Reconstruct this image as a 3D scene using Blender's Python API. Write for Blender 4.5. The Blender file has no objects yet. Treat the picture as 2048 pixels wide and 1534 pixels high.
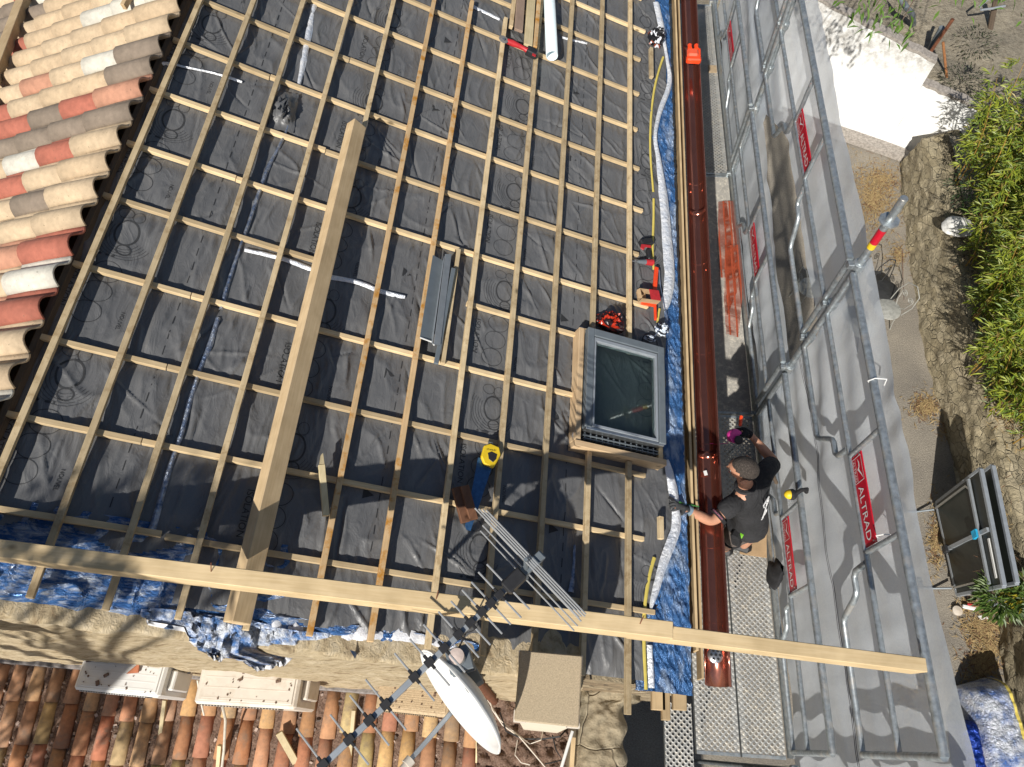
import bpy, bmesh, math, random
import numpy as np
from mathutils import Vector as V, Matrix
random.seed(7); rng = np.random.default_rng(7)
sc = bpy.context.scene
C = sc.collection
# ------------------------------------------------------------------ camera
F = 1418.5
RM = np.array([[0.996682593505438, -0.05783154839028447, 0.05726534566433571],
               [0.07750198067564944, 0.8892047668281017, -0.45089724510306395],
               [-0.02484453248956248, 0.4538396133668407, 0.8907369727054174]])
cam = bpy.data.cameras.new('camera'); co = bpy.data.objects.new('camera', cam); C.objects.link(co)
cam.sensor_width = 36; cam.lens = F / 2048 * 36; cam.clip_end = 500; cam.clip_start = 0.05
co.matrix_world = Matrix(RM.tolist()).to_4x4(); sc.camera = co
# ------------------------------------------------------------------ world, sun, exposure
LD = np.array([.345, 1.15, -1.0])                     # direction of the sunlight
sun_el = math.atan2(1, math.hypot(.345, 1.15)); sun_az = math.atan2(-.345, -1.15)
w = bpy.data.worlds.new('World'); sc.world = w; w.use_nodes = True
nt = w.node_tree; bg = nt.nodes['Background']; sky = nt.nodes.new('ShaderNodeTexSky')
sky.sky_type = 'NISHITA'; sky.sun_disc = False; sky.sun_elevation = sun_el; sky.sun_rotation = sun_az % (2 * math.pi)
nt.links.new(sky.outputs[0], bg.inputs[0]); bg.inputs[1].default_value = 0.056
sl_ = bpy.data.lights.new('sun', 'SUN'); so = bpy.data.objects.new('sun', sl_); C.objects.link(so)
sl_.energy = 4.9; sl_.angle = math.radians(.53); sl_.color = (1.0, .955, .88)
so.rotation_euler = V(LD).to_track_quat('-Z', 'Y').to_euler()
sc.view_settings.view_transform = 'Standard'; sc.view_settings.look = 'None'
sc.view_settings.exposure = 0.22; sc.view_settings.gamma = 1.0
sc.cycles.max_bounces = 6; sc.cycles.transparent_max_bounces = 12
# ------------------------------------------------------------------ frames: pixel rays meet real planes
HC = 4.4; SL = math.radians(23.03); SAG = 0.00379673; SS = .44
EU = np.array([math.cos(SL), 0, -math.sin(SL)]); EY = np.array([0, 1., 0]); NR = np.array([math.sin(SL), 0, math.cos(SL)])
O0 = np.array([0, 0, -HC])
def ray(x, y): return RM @ np.array([(x - 1024) / F, (767 - y) / F, -1.0])
def Z(x, y, z): d = ray(x, y); return d * (z / d[2])
def X(x, y, X0): d = ray(x, y); return d * (X0 / d[0])
def Yp(x, y, Y0): d = ray(x, y); return d * (Y0 / d[1])
def sag(u): return SAG * ((u / SS) ** 2 - 4) * SS
def ruv(x, y, h=0.0):
    d = ray(x, y); hh = 0
    for k in range(8):
        P = d * (((O0 + NR * (h + hh)) @ NR) / (d @ NR)); u = (P - O0) @ EU; hh = sag(u)
    return u, P[1]
def RP(u, v, h=0.0): return O0 + EU * u + EY * v + NR * (h + sag(u))
def RX(x, y, h=0.0): return RP(*ruv(x, y, h), h)
def A3(*a): return np.array(a, float)
def nrm(a): a = np.asarray(a, float); return a / np.linalg.norm(a)
# ------------------------------------------------------------------ mesh builder
class MB:
    def __init__(s): s.v = []; s.f = []; s.c = []
    def add(s, vs, fs, col=None):
        o = len(s.v); s.v += [tuple(map(float, p)) for p in vs]; s.f += [tuple(i + o for i in f) for f in fs]
        s.c += [col] * len(fs); return s
    def obox(s, c, ax, ay, az, col=None):
        c, ax, ay, az = map(np.asarray, (c, ax, ay, az))
        vs = [c + i * ax + j * ay + k * az for k in (-1, 1) for j in (-1, 1) for i in (-1, 1)]
        return s.add(vs, [(0, 2, 3, 1), (4, 5, 7, 6), (0, 1, 5, 4), (2, 6, 7, 3), (0, 4, 6, 2), (1, 3, 7, 5)], col)
    def box(s, x0, x1, y0, y1, z0, z1, col=None):
        return s.obox(((x0 + x1) / 2, (y0 + y1) / 2, (z0 + z1) / 2), ((x1 - x0) / 2, 0, 0), (0, (y1 - y0) / 2, 0), (0, 0, (z1 - z0) / 2), col)
    def beam(s, A, B, w_, t, up, col=None):
        A, B = np.asarray(A, float), np.asarray(B, float); d = nrm(B - A); sd = nrm(np.cross(d, up)); u2 = np.cross(sd, d)
        return s.obox((A + B) / 2, (B - A) / 2, sd * w_ / 2, u2 * t / 2, col)
    def tube(s, pts, r, n=8, cap=True, col=None):
        pts = [np.asarray(p, float) for p in pts]; m = len(pts); rr = r if hasattr(r, '__len__') else [r] * m
        T = [nrm(pts[min(i + 1, m - 1)] - pts[max(i - 1, 0)]) for i in range(m)]
        a = np.cross(T[0], (0, 0, 1)); a = a if np.linalg.norm(a) > .05 else np.cross(T[0], (1, 0, 0)); a = nrm(a); vs = []
        for i in range(m):
            a = nrm(a - T[i] * (a @ T[i])); b = np.cross(T[i], a)
            for k in range(n):
                t = 2 * math.pi * k / n; vs.append(pts[i] + rr[i] * (math.cos(t) * a + math.sin(t) * b))
        fs = [(i * n + k, i * n + (k + 1) % n, (i + 1) * n + (k + 1) % n, (i + 1) * n + k) for i in range(m - 1) for k in range(n)]
        if cap: fs += [tuple(range(n))[::-1], tuple((m - 1) * n + k for k in range(n))]
        return s.add(vs, fs, col)
    def lathe(s, c, ax, prof, n=20, col=None):      # prof: (radius, height along ax)
        c, ax = np.asarray(c, float), nrm(ax); a = np.cross(ax, (0, 0, 1)); a = a if np.linalg.norm(a) > .05 else np.cross(ax, (1, 0, 0)); a = nrm(a); b = np.cross(ax, a)
        vs = [c + ax * h + r * (math.cos(2 * math.pi * k / n) * a + math.sin(2 * math.pi * k / n) * b) for r, h in prof for k in range(n)]
        fs = [(i * n + k, i * n + (k + 1) % n, (i + 1) * n + (k + 1) % n, (i + 1) * n + k) for i in range(len(prof) - 1) for k in range(n)]
        if prof[0][0] > 1e-6: fs.append(tuple(range(n))[::-1])
        if prof[-1][0] > 1e-6: fs.append(tuple((len(prof) - 1) * n + k for k in range(n)))
        return s.add(vs, fs, col)
    def prism(s, poly, ext, col=None):              # poly: list of 3-D points, ext: extrusion vector
        p = [np.asarray(q, float) for q in poly]; n = len(p); e = np.asarray(ext, float)
        return s.add(p + [q + e for q in p], [tuple(range(n))[::-1], tuple(range(n, 2 * n))] + [(i, (i + 1) % n, n + (i + 1) % n, n + i) for i in range(n)], col)
    def grid(s, P, col=None):                       # P[i][j] points
        a, b = len(P), len(P[0]); vs = [q for r in P for q in r]
        return s.add(vs, [(i * b + j, i * b + j + 1, (i + 1) * b + j + 1, (i + 1) * b + j) for i in range(a - 1) for j in range(b - 1)], col)
    def build(s, name, mat, parent=None, smooth=False, bevel=0, solid=0, sub=0):
        me = bpy.data.meshes.new(name); va = np.array(s.v)
        if parent is not None:
            org = np.array(parent.location); q = parent.parent
            while q is not None: org = org + np.array(q.location); q = q.parent
        else: org = A3((va[:, 0].min() + va[:, 0].max()) / 2, (va[:, 1].min() + va[:, 1].max()) / 2, va[:, 2].min())
        me.from_pydata((va - org).tolist(), [], s.f); me.update()
        if any(c is not None for c in s.c):
            at = me.color_attributes.new('Col', 'FLOAT_COLOR', 'CORNER'); arr = []
            for f, c in zip(s.f, s.c): arr += (list(c or (.5, .5, .5)) + [1.0]) * len(f)
            at.data.foreach_set('color', arr)
        if smooth: me.polygons.foreach_set('use_smooth', [True] * len(me.polygons))
        o = bpy.data.objects.new(name, me); C.objects.link(o); me.materials.append(mat)
        if parent is not None: o.parent = parent
        else: o.location = org
        if smooth and smooth != 2:
            m = o.modifiers.new('e', 'EDGE_SPLIT'); m.split_angle = math.radians(40)
        if solid: m = o.modifiers.new('s', 'SOLIDIFY'); m.thickness = abs(solid); m.offset = -1 if solid > 0 else 1
        if bevel: m = o.modifiers.new('b', 'BEVEL'); m.width = bevel; m.segments = 1; m.limit_method = 'ANGLE'
        if sub: m = o.modifiers.new('u', 'SUBSURF'); m.levels = sub; m.render_levels = sub
        return o
def tag(o, label, cat, group=None, kind=None):
    if label: o['label'] = label
    if cat: o['category'] = cat
    if group: o['group'] = group
    if kind: o['kind'] = kind
    return o
def thing(name, loc, label, cat, group=None):
    o = bpy.data.objects.new(name, None); C.objects.link(o); o.location = tuple(map(float, loc)); o.empty_display_size = .1
    return tag(o, label, cat, group)
def struct(o): o['kind'] = 'structure'; return o
def ordn(i): return ['first', 'second', 'third', 'fourth', 'fifth', 'sixth', 'seventh', 'eighth', 'ninth', 'tenth', 'eleventh', 'twelfth', 'thirteenth', 'fourteenth', 'fifteenth', 'sixteenth', 'seventeenth', 'eighteenth'][i]
# ------------------------------------------------------------------ materials
def nodes(name):
    m = bpy.data.materials.new(name); m.use_nodes = True; t = m.node_tree; return m, t, t.nodes['Principled BSDF']
def N(t, ty, **k):
    n = t.nodes.new(ty)
    for a, b in k.items():
        if a.startswith('i_'): n.inputs[int(a[2:])].default_value = b
        else: setattr(n, a, b)
    return n
def ramp(t, src, stops):
    r = t.nodes.new('ShaderNodeValToRGB'); e = r.color_ramp.elements
    while len(e) < len(stops): e.new(.5)
    for q, (p, c) in zip(e, stops): q.position = p; q.color = (*c, 1)
    t.links.new(src, r.inputs[0]); return r.outputs[0]
def coords(t, rnd=True):
    tc = t.nodes.new('ShaderNodeTexCoord'); out = tc.outputs['Object']
    if rnd:
        oi = t.nodes.new('ShaderNodeObjectInfo'); ad = N(t, 'ShaderNodeVectorMath', operation='ADD'); mu = N(t, 'ShaderNodeMath', operation='MULTIPLY', i_1=37.0)
        t.links.new(oi.outputs['Random'], mu.inputs[0]); t.links.new(out, ad.inputs[0]); t.links.new(mu.outputs[0], ad.inputs[1]); out = ad.outputs[0]
    return out
def noise(t, vec, scale, detail=4, rough=.55, dist=0.0):
    n = N(t, 'ShaderNodeTexNoise'); n.inputs['Scale'].default_value = scale; n.inputs['Detail'].default_value = detail
    n.inputs['Roughness'].default_value = rough; n.inputs['Distortion'].default_value = dist; t.links.new(vec, n.inputs['Vector']); return n.outputs[0]
def mixc(t, fac, a, b, mode='MIX'):
    m = N(t, 'ShaderNodeMix', data_type='RGBA', blend_type=mode)
    for s, val in ((m.inputs[0], fac), (m.inputs[6], a), (m.inputs[7], b)):
        if isinstance(val, (int, float)): s.default_value = val
        elif isinstance(val, tuple): s.default_value = (*val, 1)
        else: t.links.new(val, s)
    return m.outputs[2]
def bump(t, p, h, strength=.3, dist=.01):
    b = N(t, 'ShaderNodeBump'); b.inputs['Strength'].default_value = strength; b.inputs['Distance'].default_value = dist
    t.links.new(h, b.inputs['Height']); t.links.new(b.outputs[0], p.inputs['Normal']); return b
def plain(name, col, rough=.6, metal=0.0, var=.25, scale=20, bmp=.15, spec=.5, dirt=None):
    m, t, p = nodes(name); v = coords(t); n = noise(t, v, scale, 5)
    lo = tuple(c * (1 - var) for c in col); hi = tuple(min(1, c * (1 + var)) for c in col)
    c = ramp(t, n, [(.3, lo), (.7, hi)])
    if dirt:
        n2 = noise(t, v, scale * .35, 6, .65); f = ramp(t, n2, [(.52, (0, 0, 0)), (.68, (1, 1, 1))]); c = mixc(t, f, c, dirt)
    t.links.new(c, p.inputs['Base Color']); p.inputs['Roughness'].default_value = rough; p.inputs['Metallic'].default_value = metal
    p.inputs['Specular IOR Level'].default_value = spec
    if bmp: bump(t, p, noise(t, v, scale * 3, 4), bmp, .004)
    return m
def wood(name, d, lo, hi, stain=None, knots=True, cmul=.22):
    m, t, p = nodes(name); v = coords(t); d = nrm(d)
    dot = N(t, 'ShaderNodeVectorMath', operation='DOT_PRODUCT', i_1=tuple(d)); t.links.new(v, dot.inputs[0])
    sc_ = N(t, 'ShaderNodeVectorMath', operation='SCALE', i_0=tuple(-d * .95)); t.links.new(dot.outputs['Value'], sc_.inputs[3])
    ad = N(t, 'ShaderNodeVectorMath', operation='ADD'); t.links.new(v, ad.inputs[0]); t.links.new(sc_.outputs[0], ad.inputs[1]); g = ad.outputs[0]
    n1 = noise(t, g, 90, 4, .6, .4); n2 = noise(t, v, 6, 3)
    c = ramp(t, n1, [(.25, lo), (.75, hi)]); c = mixc(t, .35, c, ramp(t, n2, [(.3, tuple(x * .7 for x in lo)), (.7, tuple(min(1, x * 1.15) for x in hi))]))
    if knots:
        vo = N(t, 'ShaderNodeTexVoronoi'); vo.inputs['Scale'].default_value = 5.5
        sc2 = N(t, 'ShaderNodeVectorMath', operation='SCALE', i_0=tuple(-d * .45)); t.links.new(dot.outputs['Value'], sc2.inputs[3])
        ad2 = N(t, 'ShaderNodeVectorMath', operation='ADD'); t.links.new(v, ad2.inputs[0]); t.links.new(sc2.outputs[0], ad2.inputs[1]); t.links.new(ad2.outputs[0], vo.inputs['Vector'])
        f = ramp(t, vo.outputs['Distance'], [(.04, (1, 1, 1)), (.1, (0, 0, 0))]); c = mixc(t, f, c, tuple(x * .42 for x in lo))
    if stain:
        n3 = noise(t, v, 11, 5, .7); f = ramp(t, n3, [(.5, (0, 0, 0)), (.66, (1, 1, 1))]); c = mixc(t, f, c, stain)
    oi = t.nodes.new('ShaderNodeObjectInfo'); mr = N(t, 'ShaderNodeMapRange'); mr.inputs[3].default_value = 1 - cmul; mr.inputs[4].default_value = 1 + cmul * .6
    t.links.new(oi.outputs['Random'], mr.inputs[0]); c = mixc(t, 1.0, c, mr.outputs[0], 'MULTIPLY')
    t.links.new(c, p.inputs['Base Color']); p.inputs['Roughness'].default_value = .75; bump(t, p, n1, .25, .002); return m
def vcol(name, rough=.8, dirt=None, dscale=14, dlo=.55, dhi=.68, bmp=.3, var=.18, metal=0, stretch=None):
    m, t, p = nodes(name); v = coords(t, False); at = N(t, 'ShaderNodeAttribute', attribute_name='Col')
    n = noise(t, v, 25, 5); c = mixc(t, 1.0, at.outputs[0], ramp(t, n, [(.25, (1 - var,) * 3), (.75, (1 + var * .4,) * 3)]), 'MULTIPLY')
    if dirt:
        f = ramp(t, noise(t, v, dscale, 7, .72), [(dlo, (0, 0, 0)), (dhi, (1, 1, 1))]); c = mixc(t, f, c, dirt)
    t.links.new(c, p.inputs['Base Color']); p.inputs['Roughness'].default_value = rough; p.inputs['Metallic'].default_value = metal
    if bmp: bump(t, p, noise(t, v, 120, 4), bmp, .003)
    return m
WLO, WHI = (.40, .28, .13), (.62, .46, .25)
M_BAT = wood('batten_wood', EY, (.46, .345, .19), (.70, .55, .34), stain=(.40, .285, .15), cmul=.32); M_CNT = wood('counter_batten_wood', EU, (.50, .36, .19), (.74, .57, .34), cmul=.32)
M_ORG = wood('resin_stained_batten_wood', EY, (.48, .32, .15), (.68, .47, .26), stain=(.46, .20, .02))
M_WY = wood('timber_wood_along', EY, (.48, .33, .17), (.66, .5, .3)); M_WX = wood('timber_wood_across', (1, 0, -.14), (.50, .36, .18), (.70, .54, .32))
M_BRN = wood('brown_wood', (.3, .9, 0), (.11, .045, .02), (.2, .09, .045), knots=False)
M_OLD = wood('weathered_dark_wood', EY, (.05, .035, .025), (.13, .095, .065))
M_PALE = wood('pale_wood', EY, (.5, .4, .22), (.66, .55, .34), knots=False)
M_GRYW = wood('mauve_brown_board_wood', EY, (.22, .15, .11), (.32, .23, .17), knots=False)
M_GALV = plain('galvanised_steel', (.42, .46, .48), .42, .75, .3, 30, .12, dirt=(.60, .58, .54))
M_STEEL = plain('bright_steel', (.62, .63, .63), .3, .95, .1, 20, .05)
M_ALU = plain('aluminium_rod', (.55, .56, .56), .35, .55, .08, 20, .03)
M_GREY = plain('grey_painted_metal', (.16, .185, .205), .45, .2, .1, 15, .05)
M_LGREY = plain('light_grey_metal', (.34, .37, .40), .4, .3, .1, 15, .05)
M_DKP = plain('dark_plastic', (.02, .02, .022), .5, 0, .2, 40, .05)
M_BLK = plain('black_cloth', (.012, .012, .014), .85, 0, .4, 60, .3)
M_WHT = plain('white_paint', (.74, .74, .72), .35, 0, .05, 8, .03)
M_CREAM = plain('cream_plastic', (.66, .60, .52), .5, 0, .06, 10, .04, dirt=(.52, .44, .35))
M_RED = plain('red_plastic', (.45, .025, .03), .45, 0, .15, 30, .05)
M_ORED = plain('orange_red_plastic', (.85, .07, .015), .35, 0, .1, 30, .05)
M_SIGN = plain('red_sign_enamel', (.50, .008, .025), .35, 0, .06, 8, .02)
M_YEL = plain('yellow_plastic', (.75, .52, .02), .45, 0, .1, 20, .03)
M_PINK = plain('pink_plastic', (.75, .06, .35), .45, 0, .1, 20, .03)
M_GRN = plain('green_plastic', (.2, .55, .03), .4, 0, .1, 20, .03)
M_BLUEP = plain('blue_saw_steel', (.05, .14, .30), .35, .5, .25, 40, .05)
M_CYAN = plain('cyan_tape', (.02, .35, .6), .5)
M_CARD = plain('cardboard', (.40, .27, .15), .85, 0, .12, 18, .1)
M_SKIN = plain('skin', (.50, .25, .155), .55, 0, .1, 30, .06); M_HAIR = plain('short_greying_hair', (.05, .035, .027), .8, 0, .5, 160, .8)
M_RUST = plain('rusty_steel', (.16, .06, .03), .85, .2, .4, 30, .3)
M_CONC = plain('cap_concrete', (.42, .34, .23), .9, 0, .22, 160, .5); M_YTAPE = plain('yellow_tape', (.62, .50, .11), .5, 0, .1, 12, .1)
M_STK = plain('printed_ink', (.026, .027, .029), .7, 0, .2, 30, 0); M_INK2 = plain('faint_printed_ink', (.040, .041, .043), .7, 0, .2, 30, 0)
M_TERRA = plain('terracotta', (.38, .13, .06), .85, 0, .3, 20, .3)

# ------------------------------------------------------------------ numeric noise for surfaces
def vnoise(x, y, seed=0):
    xi, yi = np.floor(x).astype(int), np.floor(y).astype(int); fx, fy = x - xi, y - yi
    def h(a, b):
        n = (a * 374761393 + b * 668265263 + seed * 982451653) & 0x7fffffff; n = (n ^ (n >> 13)) * 1274126177 & 0x7fffffff
        return ((n ^ (n >> 16)) & 0xffff) / 65535.0
    sx, sy = fx * fx * (3 - 2 * fx), fy * fy * (3 - 2 * fy)
    return (h(xi, yi) * (1 - sx) + h(xi + 1, yi) * sx) * (1 - sy) + (h(xi, yi + 1) * (1 - sx) + h(xi + 1, yi + 1) * sx) * sy
# ================================================================== THE HOUSE: roof underlay
UB = [-2.896, -2.581, -2.265, -1.94, -1.625, -1.308, -0.989, -0.671, -0.356, -0.045, 0.269, 0.572]
VRW = [7.27, 6.81, ruv(1197, 29)[1], ruv(1196, 91)[1], ruv(1195, 162)[1], 4.955, 4.504, 4.045, 3.573, 3.1, 2.676, 2.191, 1.709, 1.258, 0.803]
U0, U1, V0, V1 = -2.99, 1.0, 0.40, 7.9
NU, NV = 430, 700
ug = np.linspace(U0, U1, NU); vg = np.linspace(V0, V1, NV); UU, VV = np.meshgrid(ug, vg, indexing='ij')
HM = np.zeros_like(UU)
dvr = np.min(np.abs(VV[..., None] - np.array(VRW)[None, None, :]), -1); pin = np.clip(dvr / .13, 0, 1); pin = pin * pin * (3 - 2 * pin)
HM += pin * (.016 * (vnoise(UU * 3.1 + 9, VV * 2.2, 3) - .45) + .009 * (vnoise(UU * 9, VV * 5 + UU * 2, 5) - .5))
rg = 1 - np.abs(2 * vnoise(UU * 7 + VV * 1.6 + 2 * vnoise(UU * 3, VV * 3, 8), VV * 2.3 - UU * 1.2, 11) - 1); HM += pin * .013 * rg ** 4
rg = 1 - np.abs(2 * vnoise(UU * 13 - VV * 5, VV * 4 + UU * 3, 21) - 1); HM += (.25 + .75 * pin) * .005 * rg ** 5
for k in range(560):                                  # individual creases, mostly running along the battens, fanning out from the nail lines
    uc, vc = random.uniform(U0, U1), random.uniform(.5, V1); a = random.gauss(math.radians(90 + (18 if uc > -.9 else -8)), .30) if random.random() < .72 else random.uniform(0, 3.14)
    if -1.3 < uc < -.5 and random.random() < .3: a = math.radians(112)
    if uc > -.02 and vc > 1.2 and random.random() < .65: a = math.radians(random.gauss(132, 8))
    ln, wd, am = random.uniform(.10, .30), random.uniform(.005, .013), random.choice((1, 1, 1, -1)) * random.uniform(.006, .017)
    iu = slice(max(0, int((uc - .35 - U0) / (U1 - U0) * NU)), int((uc + .35 - U0) / (U1 - U0) * NU)); iv = slice(max(0, int((vc - .35 - V0) / (V1 - V0) * NV)), int((vc + .35 - V0) / (V1 - V0) * NV))
    du, dv = UU[iu, iv] - uc, VV[iu, iv] - vc; s_ = du * math.cos(a) + dv * math.sin(a); q_ = -du * math.sin(a) + dv * math.cos(a) + .25 * s_ * s_ * random.uniform(-2, 2)
    HM[iu, iv] += am * np.exp(-(q_ / wd) ** 2) * np.clip(1 - (s_ / ln) ** 2, 0, 1) * (.15 + .85 * pin[iu, iv])
for j, v_j in enumerate(VRW):                         # gathers where the sheet is nailed under each counter batten
    dv = VV - v_j; am = np.clip(vnoise(UU * 2.6 + j * 7.3, VV * 0 + j, 41 + j) - .30, 0, 1) * np.where(dv < 0, 1.0, .7); ph = UU * 105 + 4 * vnoise(UU * 5, VV * 3 + j, 61) + dv * (14 * (vnoise(UU * 1.5 + j, VV * 0, 71) - .5))
    HM += .0085 * am * np.exp(-np.abs(dv) / .10) * (1 - np.exp(-(dv / .03) ** 2)) * np.sin(ph)
HM = np.clip(HM, -.02, .03)
ed = np.clip((VV - .40) / .18, 0, 1); HM += -.03 * (1 - ed) ** 2
def hm(u, v):
    a = np.clip((u - U0) / (U1 - U0) * (NU - 1), 0, NU - 1.001); b = np.clip((v - V0) / (V1 - V0) * (NV - 1), 0, NV - 1.001)
    i, j = int(a), int(b); x, y = a - i, b - j
    return (HM[i, j] * (1 - x) + HM[i + 1, j] * x) * (1 - y) + (HM[i, j + 1] * (1 - x) + HM[i + 1, j + 1] * x) * y
def RM_(u, v, h=0.0): return RP(u, v, hm(u, v) + h)
m, t, p = nodes('grey_underlay_fabric'); v_ = coords(t, False)
cc = ramp(t, noise(t, v_, 3.0, 4), [(.3, (.112, .114, .118)), (.7, (.150, .151, .153))]); cc = mixc(t, .35, cc, ramp(t, noise(t, v_, 260, 2), [(.3, (.095, .095, .097)), (.7, (.152, .152, .152))]))
dst = ramp(t, noise(t, v_, 5.0, 6, .7), [(.58, (0, 0, 0)), (.8, (.45, .45, .45))]); cc = mixc(t, dst, cc, (.17, .155, .14))
t.links.new(cc, p.inputs['Base Color']); p.inputs['Roughness'].default_value = .44; p.inputs['Specular IOR Level'].default_value = .65
mpm = N(t, 'ShaderNodeMapping'); mpm.inputs['Scale'].default_value = (1, .4, 1); t.links.new(v_, mpm.inputs[0]); nb = noise(t, mpm.outputs[0], 15, 5, .55, 1.2); bump(t, p, nb, .5, .022); M_MEM = m
b = MB(); PT = (O0 + UU[..., None] * EU + VV[..., None] * EY + (HM + SAG * ((UU / SS) ** 2 - 4) * SS)[..., None] * NR)
TPX = [(1312, 0), (1322, 45), (1328, 80), (1333, 110), (1341, 150), (1341, 172), (1320, 220), (1309, 270), (1318, 320), (1326, 380), (1332, 450), (1338, 510), (1340, 560), (1334, 600), (1330, 625), (1332, 700), (1333, 850), (1332, 915), (1341, 945), (1347, 985), (1352, 1018), (1356, 1045), (1344, 1085), (1326, 1130), (1314, 1170), (1306, 1205), (1300, 1222), (1300, 1285), (1303, 1330), (1305, 1384)]
_t = np.array([ruv(x, y, .015) for x, y in TPX])[::-1]
def tape_u(v): return np.interp(v, _t[:, 1], _t[:, 0])
idx = np.arange(NU * NV).reshape(NU, NV); keep = ~((UU[:-1, :-1] < -2.02 + .02) & (VV[:-1, :-1] < .74 + .05 * np.sin(UU[:-1, :-1] * 9)))
keep &= ~((VV[:-1, :-1] < .455 + .03 * vnoise(UU[:-1, :-1] * 12, UU[:-1, :-1] * 3, 4)) & (UU[:-1, :-1] < .2)); keep &= ~(UU[:-1, :-1] > tape_u(VV[:-1, :-1]))
fq = np.stack([idx[:-1, :-1], idx[:-1, 1:], idx[1:, 1:], idx[1:, :-1]], -1)[keep]
house = thing('house', (0, 3, -10), 'stone house under repair with a grey underlay sheet and bare battens on its roof', 'house')
me = bpy.data.meshes.new('underlay'); me.from_pydata((PT.reshape(-1, 3) - A3(0, 3, -10)).tolist(), [], [tuple(map(int, q[::-1])) for q in fq]); me.update()
me.polygons.foreach_set('use_smooth', [True] * len(me.polygons)); und = bpy.data.objects.new('underlay', me); C.objects.link(und); und.parent = house; me.materials.append(M_MEM)
und['label'] = 'creased dark grey underlay sheet with printed circles'
# printed marks on the sheet: ribbons that follow its creases
def ribbon(mb, pts, wd, h=.0016, closed=False):
    pts = [np.array(q, float) for q in pts]; n = len(pts); L_, R_ = [], []
    for i in range(n):
        a, c = (pts[i - 1], pts[(i + 1) % n]) if closed else (pts[max(i - 1, 0)], pts[min(i + 1, n - 1)])
        d = c - a; d = d / (np.linalg.norm(d) + 1e-9); q = np.array([-d[1], d[0]]) * wd / 2
        L_.append(RM_(*(pts[i] + q), h)); R_.append(RM_(*(pts[i] - q), h))
    if closed: L_.append(L_[0]); R_.append(R_[0])
    mb.grid([L_, R_])
def ring(mb, u, v, ru, rv, wd, a0=0, a1=360, h=.0016):
    n = max(10, int(abs(a1 - a0) / 12)); full = abs(a1 - a0) >= 359
    pts = [(u + ru * math.cos(math.radians(a0 + (a1 - a0) * k / n)), v + rv * math.sin(math.radians(a0 + (a1 - a0) * k / n))) for k in range(n + (0 if full else 1))]
    ribbon(mb, pts, wd, h, full)
def text_verts(s, size):
    cu = bpy.data.curves.new('lettering', 'FONT'); cu.body = s; cu.size = size; cu.align_x = 'CENTER'; cu.align_y = 'CENTER'; cu.resolution_u = 3
    o = bpy.data.objects.new('lettering', cu); C.objects.link(o); dg = bpy.context.evaluated_depsgraph_get(); me = bpy.data.meshes.new_from_object(o.evaluated_get(dg))
    vs = [tuple(q.co) for q in me.vertices]; fs = [tuple(q.vertices) for q in me.polygons]
    bpy.data.objects.remove(o); bpy.data.curves.remove(cu); bpy.data.meshes.remove(me); return vs, fs
mk = MB(); mk2 = MB(); TXT = [text_verts('ISOLATION', .052), text_verts('NOUVEL', .030)]
for (px, py, per) in ((347, 240, .93), (748, 205, .93), (1028, 385, .93), (1292, 175, .93)):
    uc, vc = ruv(px, py)
    for k in range(-6, 8):
        v0 = vc - k * per
        if not (.75 < v0 < 7.6): continue
        if uc > .4 and 1.7 < v0 < 2.75: continue
        ring(mk2, uc, v0, .062, .085, .011); ring(mk2, uc + .015, v0 - .118, .038, .034, .008)
        for q in range(5): ring(mk2, uc, v0 - .01, .085 + .018 * q, .108 + .017 * q, .0022, 150, 335)
        ring(mk2, uc - .04, v0 + .135, .04, .036, .003); ring(mk2, uc + .03, v0 + .125, .032, .04, .003)
        for q in range(3):
            if v0 - .30 - .155 * q > .5: ring(mk2, uc - .02 - .012 * q, v0 - .28 - .135 * q, .074, .0665, .0040)
        ribbon(mk2, [(uc - .06, v0 - .175), (uc - .015, v0 - .175)], .014); ring(mk2, uc - .09, v0 - .175, .004, .004, .009)
        for ti, (du, dv) in enumerate(((-.17, -.42), (.13, -.56))):
            vs, fs = TXT[ti]
            if v0 + dv > .9 and not (uc > .4): mk.add([RM_(uc + du + y, v0 + dv - x, .0016) for x, y, z in vs], fs)
for (p0, p1) in (((487, 170), (330, 780)), ((905, 90), (757, 1060)), ((1172, 120), (1120, 1130))):
    (ua, va), (ub_, vb) = ruv(*p0), ruv(*p1); uc = (ua + ub_) / 2; v0 = .9; k = 0
    while v0 < 7.6:
        ribbon(mk, [(uc, v0), (uc, v0 + .055)], .0055); v0 += .098; k += 1
        if k % 8 == 3 and uc > -1.6: mk.add([RM_(uc - .10, v0, .0016), RM_(uc - .10, v0 + .07, .0016), RM_(uc - .035, v0 + .03, .0016)], [(0, 1, 2)])
mk.build('printed_mark', M_STK, house)['kind'] = 'stuff'; mk2.build('printed_mark', M_INK2, house)['kind'] = 'stuff'
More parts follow.
